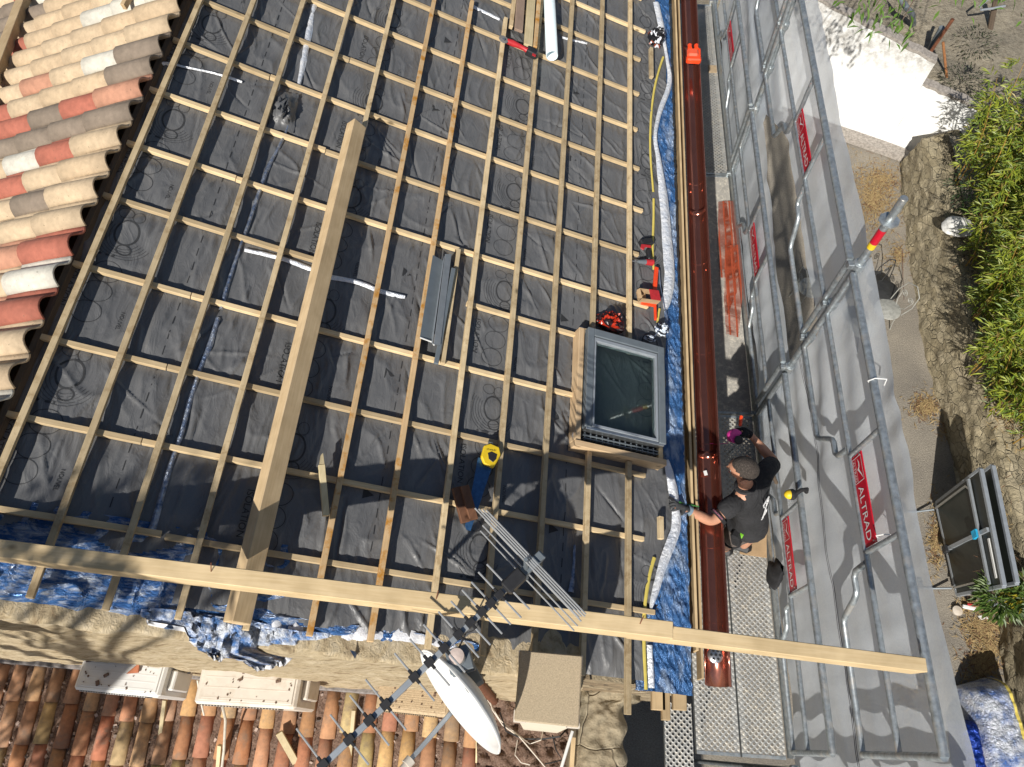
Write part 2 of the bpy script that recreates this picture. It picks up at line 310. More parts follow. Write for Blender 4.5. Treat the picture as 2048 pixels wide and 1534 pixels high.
# ------------------------------------------------------------------ foils
def foil(name, blue=(.025, .10, .36), silver=(.62, .64, .66), thr=(.45, .6), sc1=7, st=.9, rough=.22, met=.85, sx=(1, 1, 1)):
    m, t, p = nodes(name); v0 = coords(t, False); mp = N(t, 'ShaderNodeMapping'); mp.inputs['Scale'].default_value = sx; t.links.new(v0, mp.inputs[0]); v = mp.outputs[0]
    c = mixc(t, ramp(t, noise(t, v, sc1, 6, .65), [(thr[0], (0, 0, 0)), (thr[1], (1, 1, 1))]), blue, silver); t.links.new(c, p.inputs['Base Color'])
    p.inputs['Metallic'].default_value = met; p.inputs['Roughness'].default_value = rough
    vo = N(t, 'ShaderNodeTexVoronoi', feature='DISTANCE_TO_EDGE'); vo.inputs['Scale'].default_value = 22; t.links.new(v, vo.inputs['Vector'])
    s = N(t, 'ShaderNodeMath', operation='ADD'); t.links.new(noise(t, v, 40, 6, .65, 1.5), s.inputs[0]); t.links.new(vo.outputs[0], s.inputs[1]); bump(t, p, s.outputs[0], st, .02); return m
M_FOIL = foil('blue_reflective_foil', (.055, .16, .38), (.50, .58, .68), thr=(.48, .74), sx=(1.3, .5, 1), rough=.24, met=.3); M_FOIL2 = foil('blue_silver_foil_painted_glints', (.07, .20, .50), (.74, .79, .86), thr=(.46, .66), rough=.2, sx=(.3, 2.6, 2.6), met=.3, sc1=13, st=1.0)  # silver streaks of the gable foil also paint in white sun glints
M_SILV = foil('silver_tape_foil', (.62, .68, .78), (.92, .93, .95), (.3, .6), 12, .6, .34, .3); M_SILB = foil('bluish_silver_tape', (.10, .16, .30), (.55, .60, .68), (.35, .7), 30, .6, .35, .7)
m, t, p = nodes('white_fleece'); v_ = coords(t, False); t.links.new(ramp(t, noise(t, v_, 20, 5), [(.3, (.55, .57, .62)), (.7, (.84, .84, .86))]), p.inputs['Base Color']); p.inputs['Roughness'].default_value = .9; bump(t, p, noise(t, v_, 60, 5), .6, .01); M_FLC = m
def foil_sheet(u0, u1, v0, v1, nu, nv, hf, parent, name, mat, f0=None):
    P = []
    for i in range(nu):
        r = []
        for j in range(nv):
            u = u0 + (u1 - u0) * i / (nu - 1); a = f0(u) if f0 else v0; v = a + (v1 - a) * j / (nv - 1); r.append(RP(u, v, hf(u, v)))
        P.append(r)
    return MB().grid(P).build(name, mat, parent, smooth=2)
def crn(u, v, a=.012, s=1.0): return float(a * (2 * (1 - abs(2 * vnoise(np.array(u * 9 * s + 4), np.array(v * 13 * s), 31) - 1)) ** 3 - .5) + a * .6 * (vnoise(np.array(u * 25 * s), np.array(v * 31 * s), 33) - .5))
gf = foil_sheet(-2.99, -1.45, .36, .86, 150, 60, lambda u, v: -.006 + crn(u, v, .016) - 1.8 * max(0, .47 - v) ** 1.3, None, 'foil_insulation', M_FOIL2, lambda u: .375 + .02 * math.sin(u * 7) + .03 * float(vnoise(np.array(u * 14), np.array(2.), 3)))
tag(gf, 'crinkled blue foil insulation along the gable edge below the long loose timber', 'insulation')
gf2 = foil_sheet(-1.45, .0, .36, .50, 140, 26, lambda u, v: -.008 + crn(u, v, .014) - 1.8 * max(0, .46 - v) ** 1.3, gf, 'foil_strip', M_FOIL2, lambda u: .37 + .03 * math.sin(u * 5) + .04 * float(vnoise(np.array(u * 14), np.array(2.), 5)))
# foil hanging over the gable edge, torn along its lower rim
drp = [(-40, 1204), (0, 1206), (60, 1214), (120, 1226), (180, 1242), (235, 1262), (300, 1276), (360, 1282), (430, 1296), (490, 1312), (540, 1322), (600, 1330), (650, 1322), (690, 1308), (760, 1312), (840, 1316), (930, 1318), (1040, 1322)]
P = []
for i in range(220):
    x = -40 + 1080 * i / 219; yb = float(np.interp(x, [q[0] for q in drp], [q[1] for q in drp])) + 9 * (float(vnoise(np.array(i * .55), np.array(1.), 15)) - .5) + 7 * (float(vnoise(np.array(i * 1.7), np.array(2.), 16)) - .5); b0 = Yp(x, yb, .318); tu = (b0[0] - O0[0]) / EU[0]; tp = RP(min(tu, .12), .43 + .03 * float(vnoise(np.array(i * .3), np.array(8.), 14)), .003); r = []
    for k in range(12):
        f_ = k / 11; md = A3(tp[0], .308, tp[2] - .012); q = tp + (md - tp) * (f_ / .3) if f_ < .3 else md + (b0 - A3(0, .01, 0) - md) * ((f_ - .3) / .7); q = q + A3(0, -.022 * float(vnoise(np.array(i * .33), np.array(k * .7), 17)) * (f_ > .25), .014 * float(vnoise(np.array(i * .5), np.array(k * .9), 18))); r.append(q)
    if b0[2] < tp[2] - .03: P.append((tp, r))
_n = len(P); P = [[t_ + (q - t_) * (min(1, (k + 1) / 16, (_n - k) / 22) ** .7 * (.82 + .36 * float(vnoise(np.array(k * .21), np.array(3.), 20)))) for q in r] for k, (t_, r) in enumerate(P)]
MB().grid(P).build('hanging_edge', foil('torn_silver_blue_foil', (.09, .22, .52), (.80, .84, .90), thr=(.40, .60), rough=.3, sx=(1, 1, 1), met=.2, sc1=16, st=.9), gf, smooth=2); DRP = P
# torn white fleece along the gable edge
for (u0, u1, va, wv, nm) in ((-1.55, .1, .435, .040, 'fleece_edge'),):
    n = 130; P = [[], [], []]
    for i in range(n):
        u = u0 + (u1 - u0) * i / (n - 1); k = float(vnoise(np.array(u * 30), np.array(1.), 9)); k2 = float(vnoise(np.array(u * 55), np.array(3.), 19)); vm = va + .02 * math.sin(u * 6) + .015 * k
        for a, s in ((0, -1), (1, 0), (2, 1)): P[a].append(RP(u, vm + s * wv * (.35 + .9 * (k if s < 0 else k2)), .004 * (s == 0) + .005 * k2 - (.02 if s < 0 else 0) - 1.4 * max(0, .44 - vm)))
    MB().grid(P).build(nm, M_FLC, gf, smooth=2)
_n = len(DRP)
for i0, i1 in ((2, int(_n * .4)), (int(_n * .32), int(_n * .65)), (int(_n * .58), _n - 4)):
    Q = [[], [], []]
    for i in range(i0, i1):
        e = DRP[min(i, len(DRP) - 1)][-1]; k = float(vnoise(np.array(i * .9), np.array(5.), 18)); k2 = float(vnoise(np.array(i * 1.6), np.array(7.), 19)); ed = min(1, (i - i0) / 6, (i1 - 1 - i) / 6)
        for a, (dy, dz) in enumerate(((-.004, .012 + .085 * k * ed), (-.022, .0), (-.004, -.012 - .03 * k2 * ed))): Q[a].append(e + A3(0, dy, dz))
    MB().grid(Q).build('fleece_edge', M_FLC, gf, smooth=2)
sh = MB()
for (px, py, dx, dy) in ((250, 1262, 38, 22), (330, 1254, -28, 40), (575, 1335, -8, 30), (590, 1330, 10, 26), (520, 1300, 20, 26), (700, 1300, 10, 18), (150, 1255, 24, 12)):
    a, b_, c = Yp(px, py, .37), Yp(px + 16, py + 4, .37), Yp(px + dx, py + dy, .33); sh.add([a, b_, c], [(0, 1, 2)])
sh.build('torn_scrap', M_FOIL, gf)
# eave foil
ef = foil_sheet(.68, 1.05, .345, 7.9, 60, 560, lambda u, v: -.004 + crn(u + v * .3, v * .8 + u, .007, 2.3) + crn(u, v, .006, 1.0) + .012 * (.6 + .4 * math.sin(v * 1.3)) - .05 * min(1, max(0, (float(tape_u(v)) - .005 - u) / .03)), None, 'foil_insulation', M_FOIL)
tag(ef, 'crinkled blue foil insulation strip along the eave beside the copper gutter', 'insulation')
def tape(name, pts, wpx, mat, parent, h=.02, wob=.006, fold=.012):
    q = [];
    for (a, c) in zip(pts[:-1], pts[1:]):
        n = max(2, int(math.hypot(c[0] - a[0], c[1] - a[1]) / 6))
        for i in range(n): q.append(((a[0] + (c[0] - a[0]) * i / n), (a[1] + (c[1] - a[1]) * i / n), (a[2] if len(a) > 2 else wpx) + ((c[2] if len(c) > 2 else wpx) - (a[2] if len(a) > 2 else wpx)) * i / n))
    q.append((*pts[-1][:2], pts[-1][2] if len(pts[-1]) > 2 else wpx)); UVW = [(np.array(ruv(x, y, h)), w_ / 330) for x, y, w_ in q]
    sm = [(sum(UVW[min(max(i + k, 0), len(UVW) - 1)][0] for k in range(-3, 4)) / 7, UVW[i][1]) for i in range(len(UVW))]; P = [[] for _ in range(5)]
    for i, (c, wd) in enumerate(sm):
        d = sm[min(i + 1, len(sm) - 1)][0] - sm[max(i - 1, 0)][0]; d = d / (np.linalg.norm(d) + 1e-9); s = np.array([-d[1], d[0]])
        for k in range(5):
            r = (k - 2) / 2; jit = 1 + .25 * (float(vnoise(np.array(i * .31), np.array(k * 3.7), 40)) - .5); g = c + s * wd / 2 * r * jit
            P[k].append(RP(g[0], g[1], h + (fold * (1 - abs(r)) + wob * float(vnoise(np.array(i * .45), np.array(k * 1.9), 50)) if abs(r) < 1 else -.004)))
    return MB().grid(P).build(name, mat, parent, smooth=2)
tape('silver_tape', [(1312, 0, 22), (1322, 45, 26), (1328, 80, 14), (1333, 110, 10), (1341, 150, 16), (1341, 172, 16), (1320, 220, 16), (1309, 270, 12), (1318, 320, 18), (1326, 380, 28), (1332, 450, 30), (1338, 510, 34), (1340, 560, 32), (1334, 600, 24), (1330, 625, 8)], 20, M_SILV, ef, .03)
tape('silver_tape', [(1332, 915, 12), (1341, 945, 22), (1347, 985, 24), (1352, 1018, 22), (1356, 1045, 22), (1344, 1085, 24), (1326, 1130, 22), (1314, 1170, 18), (1306, 1205, 12), (1300, 1222, 5)], 20, M_SILV, ef, .03)
tape('silver_tape', [(1300, 1285, 12), (1302, 1330, 14), (1304, 1382, 14)], 12, M_SILV, ef, .025)
tape('yellow_tape', [(1329, 108), (1318, 140), (1308, 180), (1304, 215), (1301, 260), (1301, 300), (1304, 350), (1308, 390)], 7, M_YTAPE, ef, .022, .002, .002)
tape('yellow_tape', [(1308, 392), (1308, 440), (1306, 480), (1306, 520), (1309, 545)], 7, M_YTAPE, ef, .022, .002, .002)
tape('yellow_tape', [(1321, 612), (1317, 630), (1315, 652)], 6, M_YTAPE, ef, .022, .002, .002)
tape('yellow_tape', [(1311, 1110), (1302, 1140), (1294, 1180), (1289, 1225), (1289, 1290), (1291, 1340), (1293, 1385)], 8, M_YTAPE, ef, .022, .002, .002)
# silver joints on the underlay
for i, (pts, wd, mt) in enumerate((([(629, 5, 14), (617, 70, 15), (606, 130, 13), (597, 175, 8)], 13, M_SILV), ([(586, 215, 9), (578, 250, 6), (560, 290, 7), (535, 335, 8), (503, 430, 8), (481, 492, 6), (458, 560, 8), (440, 625, 8)], 7, M_SILB),
        ([(438, 630, 8), (420, 690, 10), (400, 735, 8), (380, 800, 10), (362, 870, 8), (340, 930, 9), (318, 1010, 10), (301, 1068, 13)], 8, M_SILB), ([(312, 130, 10), (335, 123, 10), (352, 130, 5), (380, 136, 4), (430, 146, 4), (470, 158, 8), (490, 166, 5)], 7, M_SILV),
        ([(484, 498, 8), (520, 505, 10), (570, 518, 11), (610, 532, 12), (650, 552, 12), (680, 556, 12), (725, 566, 12), (755, 580, 12), (785, 589, 12), (815, 594, 9)], 11, M_SILV),
        ([(942, 10, 12), (965, 22, 12), (985, 30, 12), (1005, 42, 9)], 12, M_SILV), ([(1118, 73, 7), (1145, 80, 8), (1180, 88, 6)], 7, M_SILV), ([(1150, 1085, 5), (1148, 1140, 7), (1142, 1190, 14)], 7, M_SILB))):
    tape('silver_tape', pts, wd, mt, house, .014, .004, .006)
# crumpled loose flap of underlay
P = []; r2 = np.random.default_rng(3)
for i in range(14):
    row = []
    for j in range(14):
        x = 545 + 52 * i / 13 - 10 * j / 13 + r2.uniform(-2, 2); y = 180 + 78 * j / 13 + 8 * i / 13 + r2.uniform(-2, 2); row.append(RX(x, y, .02 + .085 * math.sin(math.pi * i / 13) * math.sin(math.pi * min(1, j / 11)) * (.35 + r2.random())))
    P.append(row)
MB().grid(P).build('loose_flap', M_MEM, house, smooth=2)
# ================================================================== battens
def rbeam(u0, v0, u1, v1, h0, wd, th, roll=0): # box lying on the roof, split along its length to follow the sag
    mb = MB(); n = 10 if abs(u1 - u0) > .8 else 2
    up = NR if not roll else nrm(NR * math.cos(roll) + EU * math.sin(roll))
    P = [RP(u0 + (u1 - u0) * k / (n - 1), v0 + (v1 - v0) * k / (n - 1), h0) for k in range(n)]; d = nrm(P[-1] - P[0]); s = nrm(np.cross(d, up)); u2 = np.cross(s, d)
    vs = [q + a * s * wd / 2 + c * u2 * th / 2 for q in P for a, c in ((-1, -1), (1, -1), (1, 1), (-1, 1))]
    fs = [(i * 4 + k, i * 4 + (k + 1) % 4, i * 4 + 4 + (k + 1) % 4, i * 4 + 4 + k) for i in range(n - 1) for k in range(4)] + [(3, 2, 1, 0), tuple(n * 4 - 4 + k for k in range(4))]
    return mb.add(vs, fs)
HB, HCn = .054, .021
GB, GC = 'long battens running along the roof', 'counter battens running down the slope'
pale = ['pale', 'pale', 'knotty pale', 'chipped', 'half hidden', 'orange resin stained', 'rust spotted', 'speckled', 'straight', 'clean', 'pale', 'pale']
def batten(u, v0, v1, lab, mat=M_BAT, du=0):
    o = rbeam(u - du, v0, u + du, v1, HB, .033, .036).build('batten', mat, bevel=.002); return tag(o, lab, 'batten', GB)
for i, u in enumerate(UB):
    m_ = M_ORG if i in (5, 6) else M_BAT; lab = f'{pale[i]} long roof batten, {ordn(i)} out from the ridge tiles'
    jt = random.uniform(-.004, .004)
    if i == 6: batten(u, .42, ruv(940, 14)[1], lab, m_)
    elif i == 7: batten(u, .41, ruv(1003, 46)[1], lab, m_)
    elif i == 10: batten(u, .38, 1.79, lab + ', piece below the roof window'); batten(u, 2.66, 7.7, lab + ', piece above the roof window')
    elif i == 11: batten(u, .20, 1.77, lab + ', piece below the roof window'); batten(u, 2.62, 7.7, lab + ', piece above the roof window')
    else: batten(u, (.47, .42, .41, .41, .40, .41, 0, 0, .42, .40)[i] if i < 10 else .4, 7.7, lab, m_, jt)
batten(-.615, ruv(1029, 70)[1], 7.7, 'batten spliced beside the end of the eighth batten, left of the stacked boards')
ua, va = ruv(917, 500, HB); ub2, vb2 = ruv(885, 728, HB); tag(rbeam(ub2, vb2, ua, va, HB, .028, .036).build('batten', M_BAT, bevel=.002), 'short batten right beside the grey metal flashing trough', 'batten', GB)
batten(.80, ruv(1312, 170)[1], ruv(1311, 112)[1], 'very short batten end under the black and white bag'); batten(.815, ruv(1330, 1085)[1], ruv(1326, 1040)[1], 'short batten end beside the grey glove of the roofer')
for j, v in enumerate(VRW):
    lab = f'counter batten down the slope, {ordn(14 - j)} from the gable edge'
    ue = .66 if v > 2.6 or v < 1.8 else .19
    ue += random.uniform(-.02, .1) if ue > .5 else 0
    def cb(a, c, extra=''):
        tag(rbeam(a, v + .006 * math.sin(j * 2.1), c, v - .006 * math.sin(j * 1.3), HCn, .031, .030).build('counter_batten', M_CNT, bevel=.002), lab + extra, 'batten', GC)
    if abs(v - 2.676) < .01: cb(-2.985, -1.66, ', left of the heavy beam'); cb(-.69, .19, ', right of the flashing trough')
    elif v > 2.8: k = -2.98 + random.uniform(0, .03); sp = UB[2] - .06 if j % 2 else UB[3] + .1; cb(k, sp, ', left piece'); cb(sp + .004, ue, ', right piece')
    elif v < .9: cb(-2.98, -2.13, ', left piece over the blue foil'); cb(-2.11, ue + .1, ', right piece')
    else: k = UB[2] - .09; cb(-2.985, k, ', left piece'); cb(k + .004, ue, ', right piece')
# heavy beam rolled on its edge, and long loose timber on top
bm = rbeam(-1.672, .415, -1.678, 3.76, .165, .105, .085, roll=math.radians(30)).build('heavy_beam', M_WY, bevel=.004); tag(bm, 'heavy squared beam lying along the roof on the fifth batten', 'beam')
def P3(x, z, y): return A3(x, y, z)
PL0, PR0 = Z(0, 1099, -3.14), Z(1340, 1262, -3.52); PL0 = PR0 + (PL0 - PR0) * 1.18
lt = MB().beam(PL0 - A3(0, 0, .035), PR0 - A3(0, 0, .035), .078, .145, (0, 0, 1)).build('long_timber', M_WX, bevel=.003); tag(lt, 'very long loose timber laid across the bottom of the roof', 'timber')
nl = MB()
for px, py in ((440, 1135), (1290, 1240), (870, 1192)): q = PL0 + (PR0 - PL0) * ((Z(px, py, -3.3)[0] - PL0[0]) / (PR0[0] - PL0[0])) + A3(0, .01, .037); nl.tube([q, q + A3(.012, .03, .05)], .0025, 5)
nl.build('nail', M_RUST, lt)
PA, PB = Z(1325, 1266, -3.58), Z(1843, 1331, -3.775)
rt = MB().beam(PA - (PB - PA) * .12 - A3(0, 0, .03), PB - A3(0, 0, .03), .066, .13, (0, 0, 1)).build('long_timber', M_WX, bevel=.003); tag(rt, 'second loose timber reaching out over the gutter and scaffold rails', 'timber')
# ================================================================== house walls and edges
m, t, p = nodes('rough_cream_render'); v_ = coords(t, False); mp = N(t, 'ShaderNodeMapping'); mp.inputs['Scale'].default_value = (1, 1, 3.2); t.links.new(v_, mp.inputs[0])
c = ramp(t, noise(t, mp.outputs[0], 7, 7, .68, .6), [(.30, (.22, .15, .08)), (.48, (.50, .40, .25)), (.72, (.66, .56, .40))]); t.links.new(c, p.inputs['Base Color']); p.inputs['Roughness'].default_value = .9
bump(t, p, noise(t, mp.outputs[0], 16, 7, .7, .5), .9, .03); M_REND = m
def stone(name, lo, mid, hi, sc_=6, str_=(1, 1, 1), crack=.03, bm=.8):
    m, t, p = nodes(name); v0 = coords(t, False); mp = N(t, 'ShaderNodeMapping'); mp.inputs['Scale'].default_value = str_; t.links.new(v0, mp.inputs[0])
    ad = N(t, 'ShaderNodeVectorMath', operation='ADD'); nz = N(t, 'ShaderNodeTexNoise'); nz.inputs['Scale'].default_value = sc_ * .8; t.links.new(mp.outputs[0], nz.inputs['Vector'])
    s = N(t, 'ShaderNodeVectorMath', operation='SCALE'); s.inputs[3].default_value = .35 / sc_ * 2; t.links.new(nz.outputs['Color'], s.inputs[0]); t.links.new(mp.outputs[0], ad.inputs[0]); t.links.new(s.outputs[0], ad.inputs[1])
    vo = N(t, 'ShaderNodeTexVoronoi', feature='DISTANCE_TO_EDGE'); vo.inputs['Scale'].default_value = sc_; t.links.new(ad.outputs[0], vo.inputs['Vector'])
    vc_ = N(t, 'ShaderNodeTexVoronoi'); vc_.inputs['Scale'].default_value = sc_; t.links.new(ad.outputs[0], vc_.inputs['Vector'])
    sep = N(t, 'ShaderNodeSeparateColor'); t.links.new(vc_.outputs['Color'], sep.inputs[0])
    c = ramp(t, sep.outputs[0], [(0, lo), (.5, mid), (1, hi)]); n2 = noise(t, v0, 18, 7, .7); c = mixc(t, 1, c, ramp(t, n2, [(.3, (.62, .62, .6)), (.7, (1.12, 1.1, 1.06))]), 'MULTIPLY')
    n3 = noise(t, v0, 2.1, 5); c = mixc(t, .8, c, ramp(t, n3, [(.3, (.7, .7, .68)), (.7, (1.1, 1.1, 1.05))]), 'MULTIPLY')
    e = ramp(t, vo.outputs[0], [(0, (1, 1, 1)), (crack, (0, 0, 0))]); c = mixc(t, e, c, tuple(x * .45 for x in lo)); t.links.new(c, p.inputs['Base Color']); p.inputs['Roughness'].default_value = .92
    hsum = N(t, 'ShaderNodeMath', operation='ADD'); hr = ramp(t, vo.outputs[0], [(0, (0, 0, 0)), (crack * 2.5, (1, 1, 1))]); t.links.new(hr, hsum.inputs[0]); t.links.new(n2, hsum.inputs[1]); bump(t, p, hsum.outputs[0], bm, .04); return m
M_STONE = stone('rubble_stone', (.30, .22, .14), (.42, .33, .22), (.52, .43, .30), 5)
YW = .36
# gable wall under the foil (rough top strip, slopes both ways from the ridge)
def wall_sheet(name, xs, ztop, zbot, mat, parent, y=YW, amp=.02, nz_=24):
    P = []
    for x in xs:
        r = []
        r += [A3(x, .75, ztop(x) - .02), A3(x, .5, ztop(x) + .0), A3(x, y - .005, ztop(x) + .004)]
        for k in range(nz_):
            z = ztop(x) + (zbot - ztop(x)) * k / (nz_ - 1); r.append(A3(x, y - amp * float(vnoise(np.array(x * 6.), np.array(z * 8.), 60)) - amp * .6 * float(vnoise(np.array(x * 17.), np.array(z * 21.), 61)), z))
        P.append(r)
    return MB().grid(P).build(name, mat, parent, smooth=2)
def ztop(x): return -HC - x * math.tan(SL) - .005 if x > -2.72 else -HC + 2.72 * math.tan(SL) - .01 + (x + 2.72) * .33
wall_sheet('gable_wall', np.linspace(-6.2, .28, 220), ztop, -7.6, M_REND, house, amp=.035, nz_=50)
wm = MB(); wm.box(-6.2, .95, .42, 8.4, -10, -6.0); 
wm.prism([(.28, .38, -6.2), (.28, .38, ztop(.28) - .09), (.95, .38, ztop(.95) - .09), (.95, .38, -6.2)], (0, 8.1, 0)); wm.prism([(-2.72, .5, -6), (-2.72, .5, ztop(-2.72) - .14), (.28, .5, ztop(.28) - .14), (.28, .5, -6)], (0, 7.9, 0)); wm.build('wall', M_STONE, house)
fl = MB(); fl.beam((-6.2, .325, -7.02), (-.9, .325, -7.02), .06, .16, (0, 0, 1)); fl.build('mortar_flashing', plain('grey_mortar', (.22, .20, .19), .9, 0, .4, 25, .6), house, bevel=.01)
# fascia boards beside the gutter
M_FAS = wood('fascia_wood', EY, (.42, .29, .15), (.60, .45, .26))
fa = MB().beam((1.022, .62, -4.93), (1.058, 7.9, -4.95), .018, .16, (0, 0, 1)).build('eave_board', M_FAS, house, bevel=.002); fb = MB().beam((1.060, .46, -4.97), (1.106, 7.9, -4.99), .015, .15, (0, 0, 1)).build('eave_board', M_FAS, house, bevel=.002)
for px, py in ((1316, 1400), (1331, 1420), (1358, 1400)): q = Z(px, py, -5.0); MB().beam(q + A3(0, -.06, 0), q + A3(0, .45, .0), .05 if px == 1331 else .085, .07, (0, 0, 1)).build('rafter_end', M_FAS, house, bevel=.003)
# copper gutter
m, t, p = nodes('new_copper'); v_ = coords(t, False); t.links.new(ramp(t, noise(t, v_, 5, 6, .6), [(.3, (.36, .135, .095)), (.7, (.44, .175, .125))]), p.inputs['Base Color']); p.inputs['Metallic'].default_value = .9; p.inputs['Roughness'].default_value = .17; bump(t, p, noise(t, v_, 4, 2), .03, .02); t.links.new(ramp(t, noise(t, v_, 9, 6, .7), [(.35, (.12,) * 3), (.65, (.22,) * 3)]), p.inputs['Roughness']); M_COP = m
GX, GZ, GR = 1.197, -4.985, .072
def GXf(y): return 1.168 + .0072 * (y - .45)
def gut(y0, y1, n=2):
    mb = MB(); P = []
    prof = [(-GR, .012), (-GR - .006, .006), (-GR, 0)] + [(GR * math.cos(a), GR * math.sin(a)) for a in np.linspace(math.pi, 2 * math.pi, 19)] + [(GR + .004, .012), (GR + .014, .016), (GR + .02, .008), (GR + .016, 0), (GR + .008, .001)]
    for k in range(n):
        y = y0 + (y1 - y0) * k / (n - 1); P.append([A3(GXf(y) + x, y, GZ + z) for x, z in prof])
    return mb.grid(P)
gt = tag(gut(.43, 8.2, 24).build('gutter', M_COP, None, smooth=True, solid=.0015), 'long half round copper gutter along the eave', 'gutter')
for py in (110, 360, 520, 700, 880, 1090, 1240):
    q = Z(1400, py, GZ); MB().tube([A3(GXf(q[1]) + GR * 1.02 * math.cos(a), q[1], GZ + GR * 1.02 * math.sin(a)) for a in np.linspace(math.pi, 2 * math.pi, 12)], .003, 5).build('gutter_clip', M_COP, gt)
for yj in (2.05, 4.4, 6.6): MB().grid([[A3(GXf(yj) + (GR - .002) * math.cos(a), yj + d_, GZ + (GR - .002) * math.sin(a)) for a in np.linspace(math.pi, 2 * math.pi, 19)] for d_ in (-.03, .03)]).build('joint_sleeve', M_COP, gt, smooth=2, solid=.003)
q = Z(1414, 458, GZ - .04); MB().obox(q, (.014, 0, 0), (0, .017, 0), (0, 0, .001)).build('price_sticker', M_WHT, gt); q = Z(1411, 946, GZ - .05); MB().obox(q, (.012, .004, 0), (-.004, .018, 0), (0, 0, .001)).build('price_sticker', M_WHT, gt)
so_ = MB(); q = A3(GXf(.6), Z(1428, 1310, -5.0)[1], -5.012); so_.lathe(q, (0, 0, 1), [(.05, 0), (.052, .01), (.04, .022), (.001, .026)], 20)
st = tag(so_.build('drain_strainer', M_STEEL, None, smooth=True), 'round galvanised leaf strainer sitting in the end of the gutter', 'strainer')
hl = MB()
for k in range(7):
    a = k * math.pi / 3; r = 0 if k == 6 else .029; hl.lathe(q + A3(r * math.cos(a), r * math.sin(a), .0275 if k == 6 else .0245), (0, 0, 1), [(.009, 0), (.009, .002)], 10)
hl.build('perforation', M_DKP, st)
# orange clamp tool straddling the gutter
q = Z(1378, 118, -4.9); q[0] = GXf(q[1]); oc = thing('clamp', q, 'bright orange plastic clamp sitting in the gutter near the top of the picture', 'clamp')
MB().obox(q + A3(0, -.05, .03), (.072, 0, 0), (0, .03, 0), (0, 0, .03)).build('jaw', M_ORED, oc, bevel=.012); MB().obox(q + A3(-.005, .04, .035), (.058, 0, 0), (0, .055, 0), (0, 0, .028)).build('body', plain('orange_plastic', (.75, .10, .04), .45, 0, .1, 30, .05), oc, bevel=.02)
for dx in (-.035, .03): MB().tube([q + A3(dx, .09, .05), q + A3(dx, .14, .05)], .022, 10).build('finger_grip', M_ORED, oc, smooth=True, bevel=.006)
MB().tube([q + A3(.062, .01, .03), q + A3(.066, .11, .03)], .012, 8).build('lever', M_ORED, oc, smooth=True)
# ================================================================== ridge slope tiles
PALT = [((.55, .42, .275), 9), ((.52, .39, .25), 5), ((.50, .25, .16), 2), ((.40, .13, .085), 3), ((.235, .185, .14), 4), ((.62, .585, .50), 2)]
def pick(): 
    c = random.choices([a for a, b in PALT], [b for a, b in PALT])[0]; k = random.uniform(.93, 1.06); return tuple(x * k for x in c)
M_TILE = vcol('multicolour_clay_tile', .85, dirt=(.12, .10, .06), dscale=60, dlo=.62, dhi=.70, bmp=.4, var=.24)
RT = thing('tiled_roof', (-3.2, 3, -3.4), 'far slope of the house roof covered in mixed cream, red and grey barrel tiles', 'roof')
ST = math.radians(19.5); DT = A3(-math.cos(ST), 0, -math.sin(ST)); NT = A3(-math.sin(ST), 0, math.cos(ST)); PER = .2055; EXPO = .305; TL = .37
PROF = [(0.0, .010), (.012, .030), (.030, .052), (.055, .068), (.080, .072), (.105, .068), (.130, .052), (.150, .030), (.166, .012), (.185, .004), (.205, .004), (.226, .010)]; PROF = [(a * .925, b) for a, b in PROF]
AR = RP(-2.958, 0, .085)
tm = MB()
for j in range(-3, 40):
    y0 = .14 + j * PER
    for k in range(8):
        base = AR + DT * (k * EXPO + random.uniform(-.006, .006)) + EY * (y0 + random.uniform(-.003, .003)); P = []
        for s, lift in ((-.0, 0.0), (TL * .5, .007), (TL, .0145)):
            sc_ = .93 + .07 * s / TL; P.append([base + DT * s + NT * (z * sc_ + lift) + EY * (.0 + (y_ - .08) * sc_ + .08) for y_, z in PROF])
        tm.grid([r[::-1] for r in P][::-1], pick())
to = tm.build('tile_covering', M_TILE, RT, smooth=True, solid=-.013)
rb = MB(); rb.beam(RP(-2.985, .2, -.01), RP(-2.985, 7.9, -.01), .028, .10, NR); rb.build('ridge_board', M_OLD, RT)
ub = MB(); ub.prism([AR + DT * .05 + NT * -.03, AR + DT * 3 + NT * -.03, AR + DT * 3 + NT * -.06, AR + DT * .05 + NT * -.06], EY * 8.4); ub.build('dark_void_board', M_OLD, RT)  # dark board stands in for the shaded void under the open tile ends
MB().beam(AR + EY * .3 + DT * .30 + NT * .005, AR + EY * 8.2 + DT * .30 + NT * .005, .05, .03, NT).build('tile_lath', M_OLD, RT)
def TP(px, py, h): d = ray(px, py); return d * (((AR + NT * (.08 + h)) @ NT) / (d @ NT))
pp = [TP(62, -40, .04), TP(-6, 140, .04)]; tag(MB().beam(pp[0] + (pp[0] - pp[1]) * .4, pp[1] + (pp[1] - pp[0]) * .5, .07, .07, (0, 0, 1)).build('beam', M_WY, None, bevel=.003), 'thick squared timber lying on the ridge tiles in the top left corner', 'timber')
pp = [TP(247, 14, .02), TP(266, -22, .03)]; tag(MB().beam(pp[0], pp[1] + (pp[1] - pp[0]) * 2, .03, .045, (0, 0, 1)).build('timber_offcut', M_WY, None, bevel=.002), 'short pale timber end lying on the ridge tiles at the top edge', 'timber')
